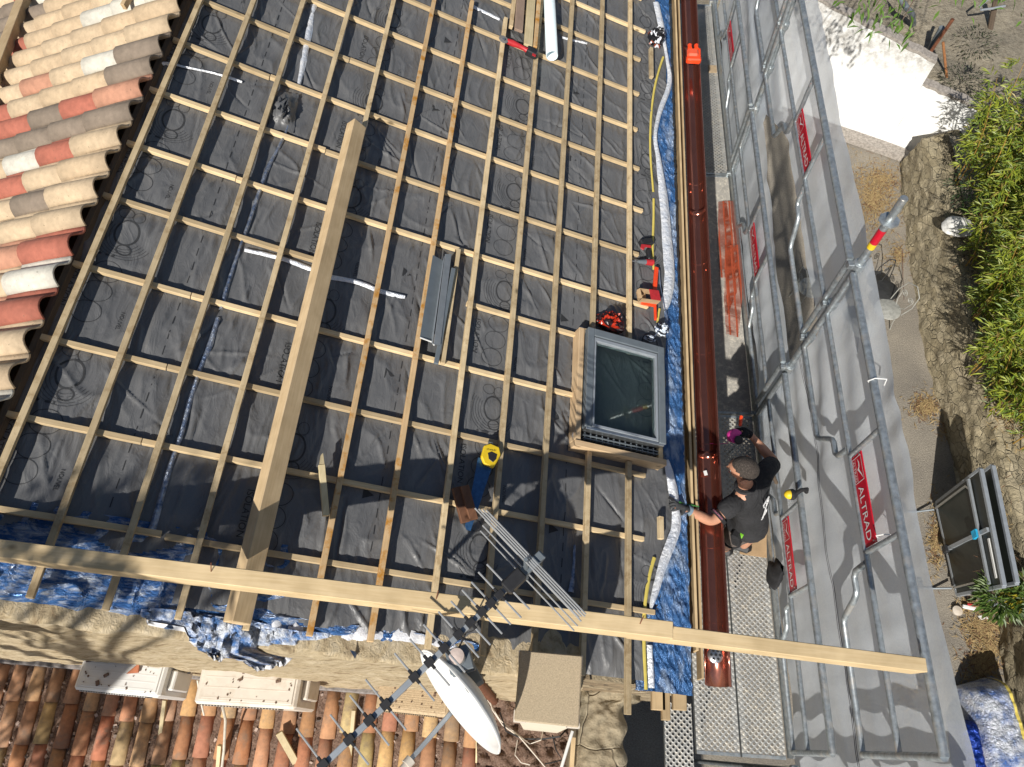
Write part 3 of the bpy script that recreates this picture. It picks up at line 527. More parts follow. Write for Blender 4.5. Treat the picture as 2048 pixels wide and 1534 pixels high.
# ================================================================== lower canal tile roof
M_CAN = vcol('old_canal_tile', .9, dirt=(.20, .15, .11), dscale=6, dlo=.50, dhi=.72, bmp=.45, var=.28)
m, t, p = nodes('roof_channel_debris'); v_ = coords(t, False); t.links.new(ramp(t, noise(t, v_, 55, 7, .75), [(.34, (.05, .035, .025)), (.5, (.22, .135, .095)), (.66, (.30, .22, .17)), (.74, (.55, .5, .46))]), p.inputs['Base Color']); p.inputs['Roughness'].default_value = .95; bump(t, p, noise(t, v_, 70, 6, .7), 1, .02); M_DEB = m
LR = thing('tiled_roof', (-2.5, -.3, -7.4), 'lower lean-to roof of old terracotta canal tiles below the gable wall', 'roof')
SB = math.radians(8); DB = A3(0, -math.cos(SB), -math.sin(SB)); NB = A3(0, -math.sin(SB), math.cos(SB)); PB_ = .186; BA = A3(0, .33, -7.05)
pal2 = [(.43, .215, .11), (.40, .20, .105), (.47, .31, .16), (.37, .165, .085), (.31, .215, .125), (.42, .19, .10), (.45, .26, .13)]
cm = MB(); dm = MB()
for j in range(-1, 33):
    x = -5.75 + j * PB_
    for k in range(5):
        off = k * .36 + random.uniform(-.02, .02) + .05 * math.sin(j * .7); base = BA + DB * (off - .05) + A3(x + random.uniform(-.008, .008), 0, 0); P = []; rr = random.uniform(.96, 1.06)
        for s, lift, r in ((0, 0, .045), (.2, .006, .050), (.41, .012, .055)):
            P.append([base + DB * s + NB * (lift + r * rr * .95 * math.sin(a)) + A3(r * rr * math.cos(a), 0, 0) for a in np.linspace(0, math.pi, 11)])
        if x < .15 - .0 * k: cm.grid(P, tuple(c * random.uniform(.95, 1.22) for c in random.choice(pal2)))
cm.build('tile_covering', M_CAN, LR, smooth=True, solid=-.014)
P = [[BA + DB * (s - .05) + A3(x, 0, 0) + NB * (-.012 + .02 * float(vnoise(np.array(x * 30), np.array(s * 22.), 70)) + .03 * float(vnoise(np.array(x * 11), np.array(s * 7.), 71)) ** 3 + (.012 * abs(math.sin(math.pi * (x + 5.75) / PB_)) - .006)) for x in np.linspace(-6, .3, 420)] for s in np.linspace(0, 1.9, 120)]
dm.grid(P).build('debris_channel', M_DEB, LR, smooth=2)
pb = MB(); r3 = random.Random(4)
for k in range(620):
    x = -5.75 + (r3.randrange(0, 32) + .5 + r3.uniform(-.22, .22)) * PB_; s = r3.uniform(0, 1.6); r = r3.uniform(.005, .014); c = BA + DB * s + A3(x, 0, 0) + NB * .012
    a = nrm([r3.uniform(-1, 1) for _ in range(3)]); b_ = nrm(np.cross(a, (0.3, .5, 1))); d_ = np.cross(a, b_); k_ = r3.choice([.25, .5, 1, 1.3]); pb.obox(c, a * r * 1.3, b_ * r, d_ * r * .6, (min(.7, .42 * k_), .36 * k_ * .9, .30 * k_ * .9))
po = pb.build('rubble', vcol('rubble_bits', .95, bmp=0), None, bevel=0); tag(po, 'small rubble and leaf litter in the channels of the lower tiled roof', 'rubble', kind='stuff')
# ================================================================== air conditioning units
def acunit(cs, z, hgt, lab, mat, ribs=4):
    c = [Z(*p_, z) for p_ in cs]; r = thing('air_conditioner', A3(*(sum(c) / 4)[:2], z - hgt), lab, 'air conditioner', 'outdoor air conditioner units on the gable wall')
    cx, cy = sum(c)[:2] / 4; w2 = (np.linalg.norm(c[1] - c[0]) + np.linalg.norm(c[2] - c[3])) / 4; d2 = (np.linalg.norm(c[3] - c[0]) + np.linalg.norm(c[2] - c[1])) / 4
    ax = nrm((c[1] - c[0]) + (c[2] - c[3])); ay = np.cross((0, 0, 1), ax); ce = A3(cx, cy, z)
    MB().obox(ce - A3(0, 0, hgt / 2), ax * w2, ay * d2, A3(0, 0, hgt / 2)).build('casing', mat, r, bevel=.02)
    rb = MB().obox(ce + A3(0, 0, .004), ax * (w2 - .035), ay * (d2 - .03), A3(0, 0, .005)).build('top_panel', mat, r, bevel=.004)
    for k in range(ribs): MB().obox(ce + ay * (-d2 + .05 + k * (2 * d2 - .1) / (ribs - 1)) + A3(0, 0, .0095), ax * (w2 - .06), ay * .005, A3(0, 0, .0007)).build('ridge', mat, rb, bevel=.001)
    n = 26; g = MB().obox(ce - ay * (d2 + .002) - A3(0, 0, .10) - ax * .05, ax * (w2 * .78), ay * .003, A3(0, 0, .055)).build('grille', M_DKP, r)
    for k in range(n): MB().obox(ce - ay * (d2 + .006) - A3(0, 0, .10) - ax * (.05 + w2 * .78) + ax * (2 * w2 * .78 * (k + .5) / n), ax * .004, ay * .003, A3(0, 0, .057)).build('grille_bar', mat, g)
    MB().obox(ce + ax * (w2 + .025) - A3(0, 0, hgt * .45) + ay * .01, ax * .026, ay * d2 * .6, A3(0, 0, hgt * .28)).build('valve_cover', mat, r, bevel=.01)
    for s in (-.6, .6): 
        br = MB(); br.beam(ce + ax * w2 * s - A3(0, 0, hgt + .02) - ay * d2, ce + ax * w2 * s - A3(0, 0, hgt + .02) + ay * (d2 + .12), .035, .035, (0, 0, 1)); br.build('bracket', M_GALV, r)
    dn = MB(); q = random.Random(int(cs[0][0]))
    for k in range(26):
        o = ce + ax * q.uniform(-w2 * .85, w2 * .85) + ay * q.uniform(-d2 * .8, d2 * .8) + A3(0, 0, .013); s = q.uniform(.003, .008) if k > 2 else q.uniform(.012, .02); a = q.uniform(0, 3); dn.obox(o, ax * s * math.cos(a) + ay * s * math.sin(a), (ay * math.cos(a) - ax * math.sin(a)) * s * .6, A3(0, 0, s * .5))
    dn.build('dirt_speck', M_DEB, r); return r, ce, ax, ay, w2, d2
a1 = acunit([(165, 1311), (337, 1326), (318, 1396), (147, 1378)], -6.0, .50, 'white air conditioner unit at left with rubble on its lid', plain('white_ac_plastic', (.70, .69, .66), .45, 0, .04, 8, .03))
a2 = acunit([(405, 1318), (606, 1328), (591, 1420), (388, 1406)], -6.0, .55, 'larger cream air conditioner unit in the middle', M_CREAM)
a3 = acunit([(758, 1360), (905, 1372), (900, 1437), (752, 1418)], -6.35, .25, 'beige flat topped air conditioner unit behind the satellite dish', plain('dusty_beige_plastic', (.46, .35, .22), .8, 0, .2, 60, .3), 9)
q = a1[1] + A3(.05, .02, .012); tag(MB().prism([q, q + A3(.10, .015, .01), q + A3(.095, .085, .03)], (0, 0, .012)).build('tile_shard', M_TERRA, None), 'triangular broken terracotta shard on the white air conditioner', 'tile shard')
for nm, pts, r_, mt, lab in (('pipe', [Z(287, 1292, -6.0), Z(300, 1310, -6.15), Z(330, 1328, -6.2), Z(350, 1338, -6.3)], .016, M_DKP, 'black insulated pipe curving down beside the left air conditioner'),
        ('pipe', [Z(378, 1345, -6.2), Z(385, 1332, -6.1), Z(395, 1328, -6.1), Z(408, 1335, -6.2)], .014, M_DKP, 'short black hose loop between the two white air conditioners'),
        ('cable', [Z(395, 1360, -6.3), Z(400, 1395, -6.5), Z(408, 1430, -6.75)], .008, M_CREAM, 'thin cream hose hanging off the left end of the middle air conditioner'),
        ('cable', [Z(444, 1408, -6.4), Z(451, 1440, -6.7), Z(448, 1500, -6.95), Z(444, 1534, -7.0)], .012, plain('pale_hose', (.5, .46, .38), .6), 'pale drain hose running down the tiles below the middle air conditioner')):
    tag(MB().tube(pts, r_, 8).build(nm, mt, None, smooth=True), lab, nm)
for i, (a, c, lab) in enumerate((((330, 1400), (320, 1480), 'yellowish lath lying on the tiles under the left air conditioner'), ((440, 1490), (436, 1540), 'short pale lath at the bottom edge below the drain hose'), ((708, 1420), (700, 1510), 'pale lath on the tiles left of the antenna boom'),
        ((956, 1480), (955, 1524), 'upright pale lath below the tip of the satellite dish'), ((558, 1465), (592, 1525), 'pale board end standing on edge at the bottom of the tiles'), ((1025, 1502), (1075, 1545), 'thick pale offcut among the cables at the foot of the chimney'))):
    tag(MB().beam(Z(*a, -6.95), Z(*c, -7.1), .035 if i < 4 else .06, .03, (0, 0, 1)).build('lath', M_PALE, None, bevel=.002), lab, 'lath', 'laths lying on the lower tiles')
# ================================================================== chimney, rubble corner, cables
CZ = -3.8; c4 = [Z(1040, 1300, CZ), Z(1165, 1311, CZ), Z(1158, 1455, CZ), Z(1028, 1441, CZ)]
ch = thing('chimney', A3(.06, .2, -6.8), 'cream chimney with a flat concrete slab for a cap', 'chimney')
MB().prism(c4[::-1], (0, 0, -.045)).build('cap_slab', M_CONC, ch, bevel=.006)
cc_ = sum(c4) / 4; sh4 = [cc_ + (q - cc_) * .84 - A3(0, 0, .05) for q in c4]; pc = MB()
for q in sh4: MB().obox(q - A3(0, 0, .05), (.03, 0, 0), (0, .03, 0), (0, 0, .06)).build('cap_support', M_CREAM, ch)
st4 = [cc_ + (q - cc_) * .93 - A3(0, 0, .15) for q in c4]; MB().prism(st4[::-1], (0, 0, -3.2)).build('stack', plain('cream_render', (.66, .60, .48), .85, 0, .08, 12, .2), ch, bevel=.006)
dirt = MB(); P = [[Z(x, y, -6.75) + A3(0, 0, .10 * float(vnoise(np.array(x * .06), np.array(y * .06), 80)) + .05 * float(vnoise(np.array(x * .2), np.array(y * .2), 81))) for x in np.linspace(955, 1190, 60)] for y in np.linspace(1330, 1600, 60)]
tag(dirt.grid(P).build('rubble', M_DEB, None, smooth=2), 'heap of earth and rubble at the foot of the chimney', 'rubble', kind='stuff')
cr = stone('lichen_stone', (.34, .275, .19), (.40, .335, .24), (.44, .38, .28), 2.2, crack=.006, bm=.6)
pw = [Z(1168, 1378, -5.6), Z(1290, 1380, -5.6), Z(1288, 1412, -5.6), Z(1256, 1420, -5.6), Z(1250, 1560, -5.6), Z(1140, 1560, -5.6), Z(1152, 1470, -5.6)]
P = []
for i in range(46):
    a = i / 45; r = []
    for j in range(30):
        b_ = j / 29; L_ = Z(1166 - 26 * a, 1372 + 200 * a, -5.6); R_ = Z(1283 if a < .16 else 1252 + 5 * math.sin(a * 19), 1372 + 200 * a, -5.6); q = L_ + (R_ - L_) * b_
        ed = min(1, 4 * min(b_, 1 - b_) + .0); q = q + A3(0, 0, .07 * float(vnoise(q[0] * 9., q[1] * 9., 82)) + .03 * float(vnoise(q[0] * 27., q[1] * 27., 83)) - .12 * (1 - ed) ** 2); r.append(q)
    P.append(r)
wl = MB().grid(P); bt = [q for q in P[0]] + [r[-1] for r in P[1:]]
wl.grid([[q, q - A3(0, 0, .3), q - A3(0, 0, 4.2)] for q in bt]); wl.grid([[r[0], r[0] - A3(0, 0, .4), r[0] - A3(0, 0, 4.2)] for r in P])
tag(wl.build('stone_wall', cr, None, smooth=2), 'lichen covered stone wall top at the house corner right of the chimney', 'wall')
MB().prism([(.30, -.55, -10), (.66, -.55, -10), (.66, -.55, -5.75), (.30, -.55, -5.75)], (0, -7.5, 0)).build('side_wall', M_STONE, house)
MB().prism([(-6.2, -1.55, -10), (.30, -1.55, -10), (.30, -1.55, -7.6), (-6.2, -1.55, -7.6)], (0, .25, 0)).build('front_wall', M_REND, house)
for k, (pts, r_, mt, lab) in enumerate((([(975, 1385), (985, 1420), (1005, 1450), (1040, 1475), (1070, 1510), (1095, 1540)], .005, M_CREAM, 'tangled cream aerial cable running from the mast past the chimney'),
        ([(1000, 1425), (1012, 1462), (1045, 1478), (1085, 1478), (1120, 1473), (1130, 1462)], .007, M_DKP, 'black cable sagging below the chimney'), ([(975, 1400), (1000, 1440), (1030, 1465), (1060, 1488), (1082, 1480), (1086, 1462)], .004, M_CREAM, 'looped cream cable below the chimney'),
        ([(1035, 1480), (1030, 1510), (1042, 1525), (1060, 1530)], .004, M_CREAM, 'short cream cable loop over the pale offcut'), ([(1105, 1470), (1112, 1500), (1125, 1520), (1090, 1528)], .006, M_DKP, 'black cable tail right of the pale offcut'),
        ([(995, 1358), (992, 1395), (1005, 1350), (1035, 1348)], .005, M_DKP, 'bent dark metal rod beside the chimney cap'))):
    tag(MB().tube([Z(*q_, -6.5 + .04 * math.sin(i * 2.)) for i, q_ in enumerate(pts)], r_, 6).build('cable' if k < 5 else 'rod', mt, None, smooth=True), lab, 'cable' if k < 5 else 'rod')
tag(MB().tube([Z(1145, 1462, -5.5), Z(1123, 1534, -5.5), Z(1119, 1548, -5.5)], .011, 8).build('pipe', M_WHT, None, smooth=True), 'thin white pipe leaning at the right foot of the chimney', 'pipe')
tag(MB().beam(Z(1147, 1475, -5.6), Z(1142, 1550, -5.6), .03, .03, (0, 0, 1)).build('lath', M_FAS, None), 'orange brown lath against the lichen covered wall', 'lath')
# ================================================================== aerial mast, satellite dish, yagi
mt_ = Z(913, 1312, -3.24); mast = thing('aerial_mast', A3(mt_[0], mt_[1], -7.0), 'short galvanised aerial mast with a capped top beside the dish', 'mast')
MB().tube([mt_, mt_ - A3(0, 0, 1.2)], .03, 16).build('pole', M_GALV, mast, smooth=True); MB().lathe(mt_, (0, 0, 1), [(.033, -.02), (.033, .006), (.001, .012)], 18).build('end_cap', plain('pink_grey_cap', (.55, .45, .40), .7), mast, smooth=True)
MB().tube([mt_ - A3(0, 0, 1.2), mt_ - A3(0, 0, 3.6)], .036, 14).build('lower_pole', M_RUST, mast, smooth=True); MB().lathe(mt_ - A3(0, 0, 1.15), (0, 0, 1), [(.045, 0), (.05, .05), (.045, .1)], 14).build('bandage', M_DKP, mast, smooth=True)
for k in range(2): MB().obox(mt_ - A3(0, 0, .14 + .1 * k), (.05, .02, 0), (-.02, .05, 0), (0, 0, .018)).build('clamp', M_GREY, mast, bevel=.004)
dz = -3.62; e1, e2 = Z(845, 1302, dz), Z(1003, 1503, dz); mid = (e1 + e2) / 2; ma = nrm(e2 - e1); Rr = np.linalg.norm(e2 - e1) / 2; fac = nrm(np.cross((0, 0, 1), ma)); fac = -fac if fac[0] > 0 else fac; 
el = math.radians(13); dn_ = nrm(fac * math.cos(el) + A3(0, 0, math.sin(el))); up_ = nrm(np.cross(ma, dn_)); up_ = up_ if up_[2] > 0 else -up_
dc = mid + A3(0, 0, -.0); ds = thing('satellite_dish', dc - A3(0, 0, .3), 'white oval satellite dish tilted towards the lower left', 'satellite dish')
P = []
for i in range(15):
    r = i / 14; P.append([dc + ma * Rr * r * math.cos(a) + up_ * Rr * 1.08 * r * math.sin(a) + dn_ * (.085 * (r * r - 1) + (.012 if i == 14 else 0)) for a in np.linspace(0, 2 * math.pi, 61)])
MB().grid(P).build('reflector', M_WHT, ds, smooth=2, solid=.004)
la0, la1 = Z(907, 1420, -3.95), Z(812, 1530, -3.85); MB().beam(la0 + (la0 - la1) * .15, la1, .022, .03, (0, 0, 1)).build('arm', M_LGREY, ds, bevel=.003)
MB().tube([la1 + (la0 - la1) * -.0, la1 + (la0 - la1) * .10], .026, 14).build('receiver_head', M_CREAM, ds, smooth=True); MB().tube([la1 + (la0 - la1) * -.12, la1], .018, 12).build('receiver_body', M_CREAM, ds, smooth=True)
mnt = MB(); mnt.beam(dc - dn_ * .09, A3(mt_[0], mt_[1], dc[2] - .05), .09, .06, (0, 0, 1)); mnt.build('mount', M_GREY, ds, bevel=.004)
bz = MB()
for a, r in ((.6, .25), (1.5, .3), (2.6, .25), (4.0, .3), (5.2, .26)): bz.lathe(dc + ma * Rr * r * math.cos(a) + up_ * Rr * r * math.sin(a) + dn_ * (.085 * (r * r - 1) + .001), dn_, [(.006, 0), (.006, .003), (.001, .004)], 8)
bz.build('bolt', M_GREY, ds)
ay0, ay1 = Z(585, 1590, -3.12), Z(1078, 1115, -3.12); bd = nrm(ay1 - ay0); bs = np.cross((0, 0, 1), bd)
an = thing('tv_aerial', (ay0 + ay1) / 2, 'long rake shaped television aerial with rods crossing a grey boom', 'tv aerial')
def bp(px, py): return ay0 + bd * ((Z(px, py, -3.12) - ay0) @ bd)
boom = MB().beam(ay0, ay1, .024, .024, (0, 0, 1)).build('boom', M_LGREY, an, bevel=.002)
for i, (c, a, b_) in enumerate((((646, 1525), (600, 1478), (760, 1600)), ((700, 1478), (652, 1424), (742, 1534)), ((740, 1440), (692, 1388), (782, 1500)), ((772, 1408), (725, 1352), (812, 1470)), ((828, 1352), (781, 1302), (866, 1414)), ((860, 1325), (810, 1275), (898, 1382)), ((890, 1298), (842, 1246), (953, 1330)),
        ((918, 1270), (864, 1225), (974, 1306)), ((940, 1245), (884, 1204), (992, 1280)), ((962, 1222), (908, 1185), (1010, 1270)), ((980, 1205), (922, 1168), (1022, 1250)), ((997, 1188), (938, 1155), (1030, 1255)), ((1012, 1170), (952, 1142), (1047, 1236)))):
    q = bp(*c); l_ = np.linalg.norm(Z(*a, -3.12) - Z(*c, -3.12)); r_ = np.linalg.norm(Z(*b_, -3.12) - Z(*c, -3.12)); l_ = r_ = .88 * min(.42, (l_ + r_) / 2); d_ = nrm(bs * (1 if bs[0] < 0 else -1))
    d_ = nrm(Z(600, 1478, -3.12) - Z(646, 1525, -3.12)); d_ = nrm(d_ - bd * (d_ @ bd) * .9)
    rod = MB().tube([q + d_ * l_ + A3(0, 0, .018), q - d_ * r_ + A3(0, 0, .018)], .0042, 6).build('rod', M_ALU, an, smooth=True)
    MB().tube([q + d_ * .035 + A3(0, 0, .018), q - d_ * .035 + A3(0, 0, .018)], .007, 6).build('insulator', M_DKP, rod)
    MB().obox(q + A3(0, 0, .016), bd * .02, bs * .016, A3(0, 0, .012)).build('holder', M_DKP, rod, bevel=.002)
rq = bp(1062, 1130); d_ = nrm(Z(948, 1040, -3.12) - Z(1062, 1130, -3.12)); d_ = nrm(d_ - bd * (d_ @ bd)); rf = MB().obox(rq - bd * .02, bd * .09, bs * .02, A3(0, 0, .018)).build('reflector_plate', M_GREY, an, bevel=.003)
for k in range(8):
    s = -1 if k < 4 else 1; kk = k % 4; q = rq + bd * (.02 - kk * .018) + A3(0, 0, s * (.03 + .05 * kk)); MB().tube([q + d_ * .31, q - d_ * .31], .0036, 6).build('reflector_rod', M_ALU, rf, smooth=True)
MB().beam(rq - bd * .03 - A3(0, 0, .2), rq - bd * .03 + A3(0, 0, .2), .014, .014, bd).build('reflector_post', M_GREY, an); MB().obox(bp(1030, 1165) + A3(0, 0, .01), bd * .05, bs * .03, A3(0, 0, .03)).build('dipole_box', M_DKP, an, bevel=.006)
tag(MB().tube([bp(1025, 1165) - A3(0, 0, .02), bp(1000, 1180) - A3(0, 0, .08), bp(930, 1250) - A3(0, 0, .05), mt_ - A3(0.02, 0, .1)], .004, 6).build('feed_cable', M_DKP, an, smooth=True), None, None)
# ================================================================== roof window
def rbx(mb, u0, u1, v0, v1, h0, h1): return mb.add([RP(u, v, h) for h in (h0, h1) for v in (v0, v1) for u in (u0, u1)], [(0, 2, 3, 1), (4, 5, 7, 6), (0, 1, 5, 4), (2, 6, 7, 3), (0, 4, 6, 2), (1, 3, 7, 5)])
HT = .14; wc = [ruv(x, y, HT) for x, y in ((1180, 651), (1331, 698), (1331, 880), (1168, 842))]
ua, ub_ = (wc[0][0] + wc[3][0]) / 2 + .0, (wc[1][0] + wc[2][0]) / 2; vb_, va_ = (wc[0][1] + wc[1][1]) / 2, (wc[2][1] + wc[3][1]) / 2
rw = thing('roof_window', RP((ua + ub_) / 2, (va_ + vb_) / 2, 0), 'grey framed roof window set in a raised timber curb', 'roof window')
cb_ = MB(); rbx(cb_, ua - .055, ua - .012, va_ - .13, vb_, 0, .105); cb_.build('curb_timber', wood('curb_wood', EY, (.50, .33, .18), (.68, .5, .3)), rw, bevel=.003)
cb_ = MB(); rbx(cb_, ua - .055, ub_ + .015, va_ - .175, va_ - .132, -.01, .115); cb_.build('curb_timber', wood('curb_wood_across', EU, (.50, .33, .18), (.68, .5, .3)), rw, bevel=.003)
cb_ = MB(); rbx(cb_, ua - .01, ub_, vb_ - .03, vb_ + .01, 0, .09); cb_.build('curb_timber', M_CNT, rw); cb_ = MB(); rbx(cb_, ub_ - .03, ub_ + .0, va_ - .13, vb_, 0, .09); cb_.build('curb_timber', M_CNT, rw)
fw = .052
for nm, (a, b_, c, d_) in (('side_cladding', (ua, ua + fw, va_ - .03, vb_)), ('side_cladding', (ub_ - fw, ub_, va_ - .03, vb_)), ('head_cladding', (ua + fw, ub_ - fw, vb_ - .06, vb_))):
    k = MB(); rbx(k, a, b_, c, d_, .06, HT); k.build(nm, M_GREY, rw, bevel=.004)
si = .016; iu0, iu1, iv0, iv1 = ua + fw + .004, ub_ - fw - .004, va_ - .02, vb_ - .066
for a, b_, c, d_ in ((iu0, iu0 + si, iv0, iv1), (iu1 - si, iu1, iv0, iv1), (iu0 + si, iu1 - si, iv1 - .03, iv1), (iu0 + si, iu1 - si, iv0, iv0 + .022)):
    k = MB(); rbx(k, a, b_, c, d_, .07, HT - .008); k.build('sash', M_LGREY, rw, bevel=.003)
k = MB(); rbx(k, iu0 + si * .5, iu1 - si * .5, iv0 + .015, iv1 - .02, .096, .104)
m, t, p = nodes('window_glass'); p.inputs['Base Color'].default_value = (.72, .85, .82, 1); p.inputs['Transmission Weight'].default_value = 1; p.inputs['Roughness'].default_value = .02; p.inputs['IOR'].default_value = 1.45; k.build('pane', m, rw)
k = MB(); rbx(k, iu0, iu1, iv0, iv1, -.25, -.24); k.build('dark_room_sheet', plain('dark_room', (.05, .075, .075), .9, 0, .5, 3, .1), rw)  # dark sheet below the pane paints in the unlit room
k = MB(); rbx(k, iu0 + .22, iu0 + .25, iv0 + .2, iv1, -.1, -.05); rbx(k, iu0, iu1 - .05, iv1 - .10, iv1 - .07, -.1, -.05); rbx(k, iu0 + .07, iu0 + .22, iv0 + .16, iv0 + .2, -.1, -.05); rbx(k, iu0 + .25, iu1 - .06, iv0 + .14, iv0 + .18, -.1, -.05); rbx(k, iu1 - .07, iu1 - .04, iv0, iv1 - .1, -.1, -.05); k.build('inner_frame', plain('greenish_wood', (.20, .30, .17), .8, 0, .1), rw)
k = MB(); rbx(k, iu0 - .06, iu1 + .055, va_ - .10, va_ - .03, .03, .055); vt = k.build('vent_tray', M_DKP, rw); k = MB(); rbx(k, iu0 - .045, iu1 + .045, va_ - .045, va_ - .022, .07, HT - .01); k.build('vent_bar', M_STEEL, rw, bevel=.004)
for r_ in range(2):
    k = MB(); rbx(k, iu0 - .04, iu1 + .04, va_ - .075 - .022 * r_, va_ - .069 - .022 * r_, .055, .085); k.build('vent_slat', M_GREY, rw)
for n_ in range(14):
    k = MB(); u = iu0 - .03 + n_ * (iu1 - iu0 + .06) / 13; rbx(k, u, u + .006, va_ - .105, va_ - .05, .055, .08); k.build('vent_fin', M_GREY, rw)
M_PLATE = plain('perforated_zinc', (.60, .60, .60), .4, .7, .15, 40, .1)
for (x, y) in ((1152, 872), (1163, 662)):
    q = RX(x, y, .075); k = MB().lathe(q, NR, [(.032, 0), (.034, .004), (.001, .005)], 9); br = k.build('angle_bracket', M_PLATE, rw)
# ================================================================== metal flashing trough
def rline(px, h): return [RX(x, y, h) for x, y in px]
ft = thing('metal_flashing', RX(880, 610, .09), 'grey folded metal flashing trough leaning on the battens', 'flashing')
a = rline([(866, 510), (840, 675)], .10); b_ = rline([(886, 521), (862, 685)], .075); c = rline([(891, 508), (868, 690)], .125); d_ = rline([(903, 508), (881, 689)], .10); e = rline([(907, 535), (884, 688)], .08); f = rline([(884, 690), (869, 730)], .08)
g2 = lambda A_, B_: MB().grid([[A_[0], A_[1]], [B_[0], B_[1]]])
g2(a, b_).build('wide_flange', M_GREY, ft, solid=.003); g2(b_, rline([(888, 512), (864, 688)], .125)).build('fold', M_LGREY, ft, solid=.003); g2(c, d_).build('narrow_flange', M_LGREY, ft, solid=.003)
k = MB(); k.beam(rline([(907, 537)], .09)[0], rline([(872, 728)], .08)[0], .03, .02, NR); k.build('edge_strip', M_GREY, ft, bevel=.003); MB().tube([a[1], b_[1] + NR * .01, c[1]], .005, 6).build('hem', M_WHT, ft)
# ================================================================== tools and scraps on the roof
sw = thing('hand_saw', RX(960, 960, .075), 'hand saw with a yellow and black handle and blue blade', 'hand saw')
k = MB(); pts = rline([(956, 915), (988, 922), (941, 1062), (933, 1060), (930, 1052)], .082); k.prism(pts[::-1], NR * .0015); k.build('blade', M_BLUEP, sw)
h_ = rline([(966, 893), (978, 889), (996, 897), (999, 912), (985, 938), (966, 930), (960, 915)], .085); h_in = rline([(972, 908), (980, 905), (992, 911), (990, 921), (983, 928), (974, 921)], .0845)
MB().prism(h_[::-1], NR * .028).build('handle', M_YEL, sw, bevel=.006); MB().prism(h_in[::-1], NR * .03).build('grip', M_DKP, sw, bevel=.003); MB().tube(rline([(976, 893), (978, 884), (985, 886), (986, 894)], .1), .004, 6).build('hook', M_GREY, sw)
vs, fs = text_verts('STANLEY', .016); hx = nrm(RX(996, 898, .11) - RX(968, 894, .11)); hy = np.cross(NR, hx); hc = RX(983, 900, .115); MB().add([hc + hx * x + hy * y for x, y, z in vs], fs).build('lettering', M_DKP, sw)
for i, (a, b_) in enumerate((((912, 975), (931, 1045)), ((928, 972), (947, 1040)))):
    tag(MB().beam(RX(*a, .10 + .018 * i), RX(*b_, .095 + .018 * i), .055, .03, NR).build('board_offcut', M_BRN, None, bevel=.003), ('left', 'right')[i] + ' one of two brown board offcuts lying beside the saw blade', 'offcut', 'brown board offcuts by the saw')
sk = thing('timber_offcut', RX(648, 970, .06), 'short split pale offcut propped against the sixth batten', 'timber'); MB().beam(RX(643, 930, .09), RX(652, 1032, .075), .036, .03, NR).build('stick', M_PALE, sk, bevel=.002); MB().prism(rline([(638, 930), (648, 930), (645, 908), (641, 912)], .085)[::-1], NR * .02).build('split_end', M_PALE, sk)
ag = thing('angle_grinder', RX(1045, 97, .1), 'red and black cordless angle grinder with a grey disc', 'angle grinder')
MB().lathe(RX(1007, 79, .125), NR, [(.042, 0), (.042, .004), (.014, .006), (.012, .012), (.001, .013)], 26).build('disc', plain('grey_cutting_disc', (.2, .19, .18), .6, 0, .15, 60, .1), ag); MB().lathe(RX(1007, 79, .137), NR, [(.012, 0), (.012, .006), (.001, .007)], 12).build('disc_nut', M_STEEL, ag)
MB().tube(rline([(1014, 82), (1024, 86), (1036, 91), (1048, 97), (1056, 102)], .115), [.022, .028, .022, .019, .024], 10).build('body', M_RED, ag, smooth=True); ga, gb = RX(1053, 100, .11), RX(1073, 110, .11); MB().beam(ga, gb, .075, .06, NR).build('battery', M_DKP, ag, bevel=.008); MB().obox(RX(1068, 110, .143), nrm(gb - ga) * .016, np.cross(NR, nrm(gb - ga)) * .012, NR * .003).build('battery_badge', M_RED, ag)
tp = thing('pvc_pipe', RX(1098, 60, .1), 'thick pale blue white plastic pipe lying on the roof at the top', 'pipe'); g0, g1 = RX(1104, 112, .095), RX(1096, -60, .095); MB().tube([g0, g1 + (g1 - g0) * .6], .052, 24, cap=False).build('tube', plain('pale_blue_pvc', (.66, .76, .80), .35, 0, .03, 6, .02), tp, smooth=True, solid=.004)
for i, (a, b_, wd, mt, lab) in enumerate((((1037, 62), (1045, -50), .075, M_GRYW, 'mauve brown board in the stack left of the plastic pipe'), ((1056, 92), (1066, -50), .075, M_PALE, 'yellowish board in the stack left of the plastic pipe'), ((1070, 95), (1082, -50), .035, M_ORG, 'narrow orange batten against the plastic pipe'))):
    A_, B_ = RX(*a, .1), RX(*b_, .1); tag(MB().beam(A_, B_ + (B_ - A_) * .5, wd, .026, NR).build('board', mt, None, bevel=.003), lab, 'board', 'boards stacked beside the plastic pipe')
M_BAG = vcol('glossy_crumpled_plastic', .3, bmp=.4, var=.1)
def crumple(name, px, py, h, rx, ry, hh, cols, lab, cat, seed, n=16, ang=0):
    q = random.Random(seed); mb = MB(); ctr = RX(px, py, h); R_ = []
    ca, sa = math.cos(ang), math.sin(ang)
    for i in range(n):
        th = .5 * math.pi * i / (n - 1); row = []
        for j in range(n * 2):
            ph = 2 * math.pi * j / (n * 2); k = 1 + .35 * (float(vnoise(np.array(i * .8 + 3), np.array(j * .7), seed)) - .5) + q.uniform(-.09, .09); x, y = rx * math.sin(th) * k * math.cos(ph), ry * math.sin(th) * k * math.sin(ph)
            row.append(ctr + EU * (x * ca - y * sa) + EY * (x * sa + y * ca) + NR * hh * math.cos(th) * k)
        R_.append(row + row[:1])
    for i in range(n - 1):
        for j in range(n * 2): mb.add([R_[i][j], R_[i + 1][j], R_[i + 1][j + 1], R_[i][j + 1]], [(0, 1, 2, 3)], cols(i, j, q))
    return tag(mb.build(name, M_BAG, None), lab, cat)
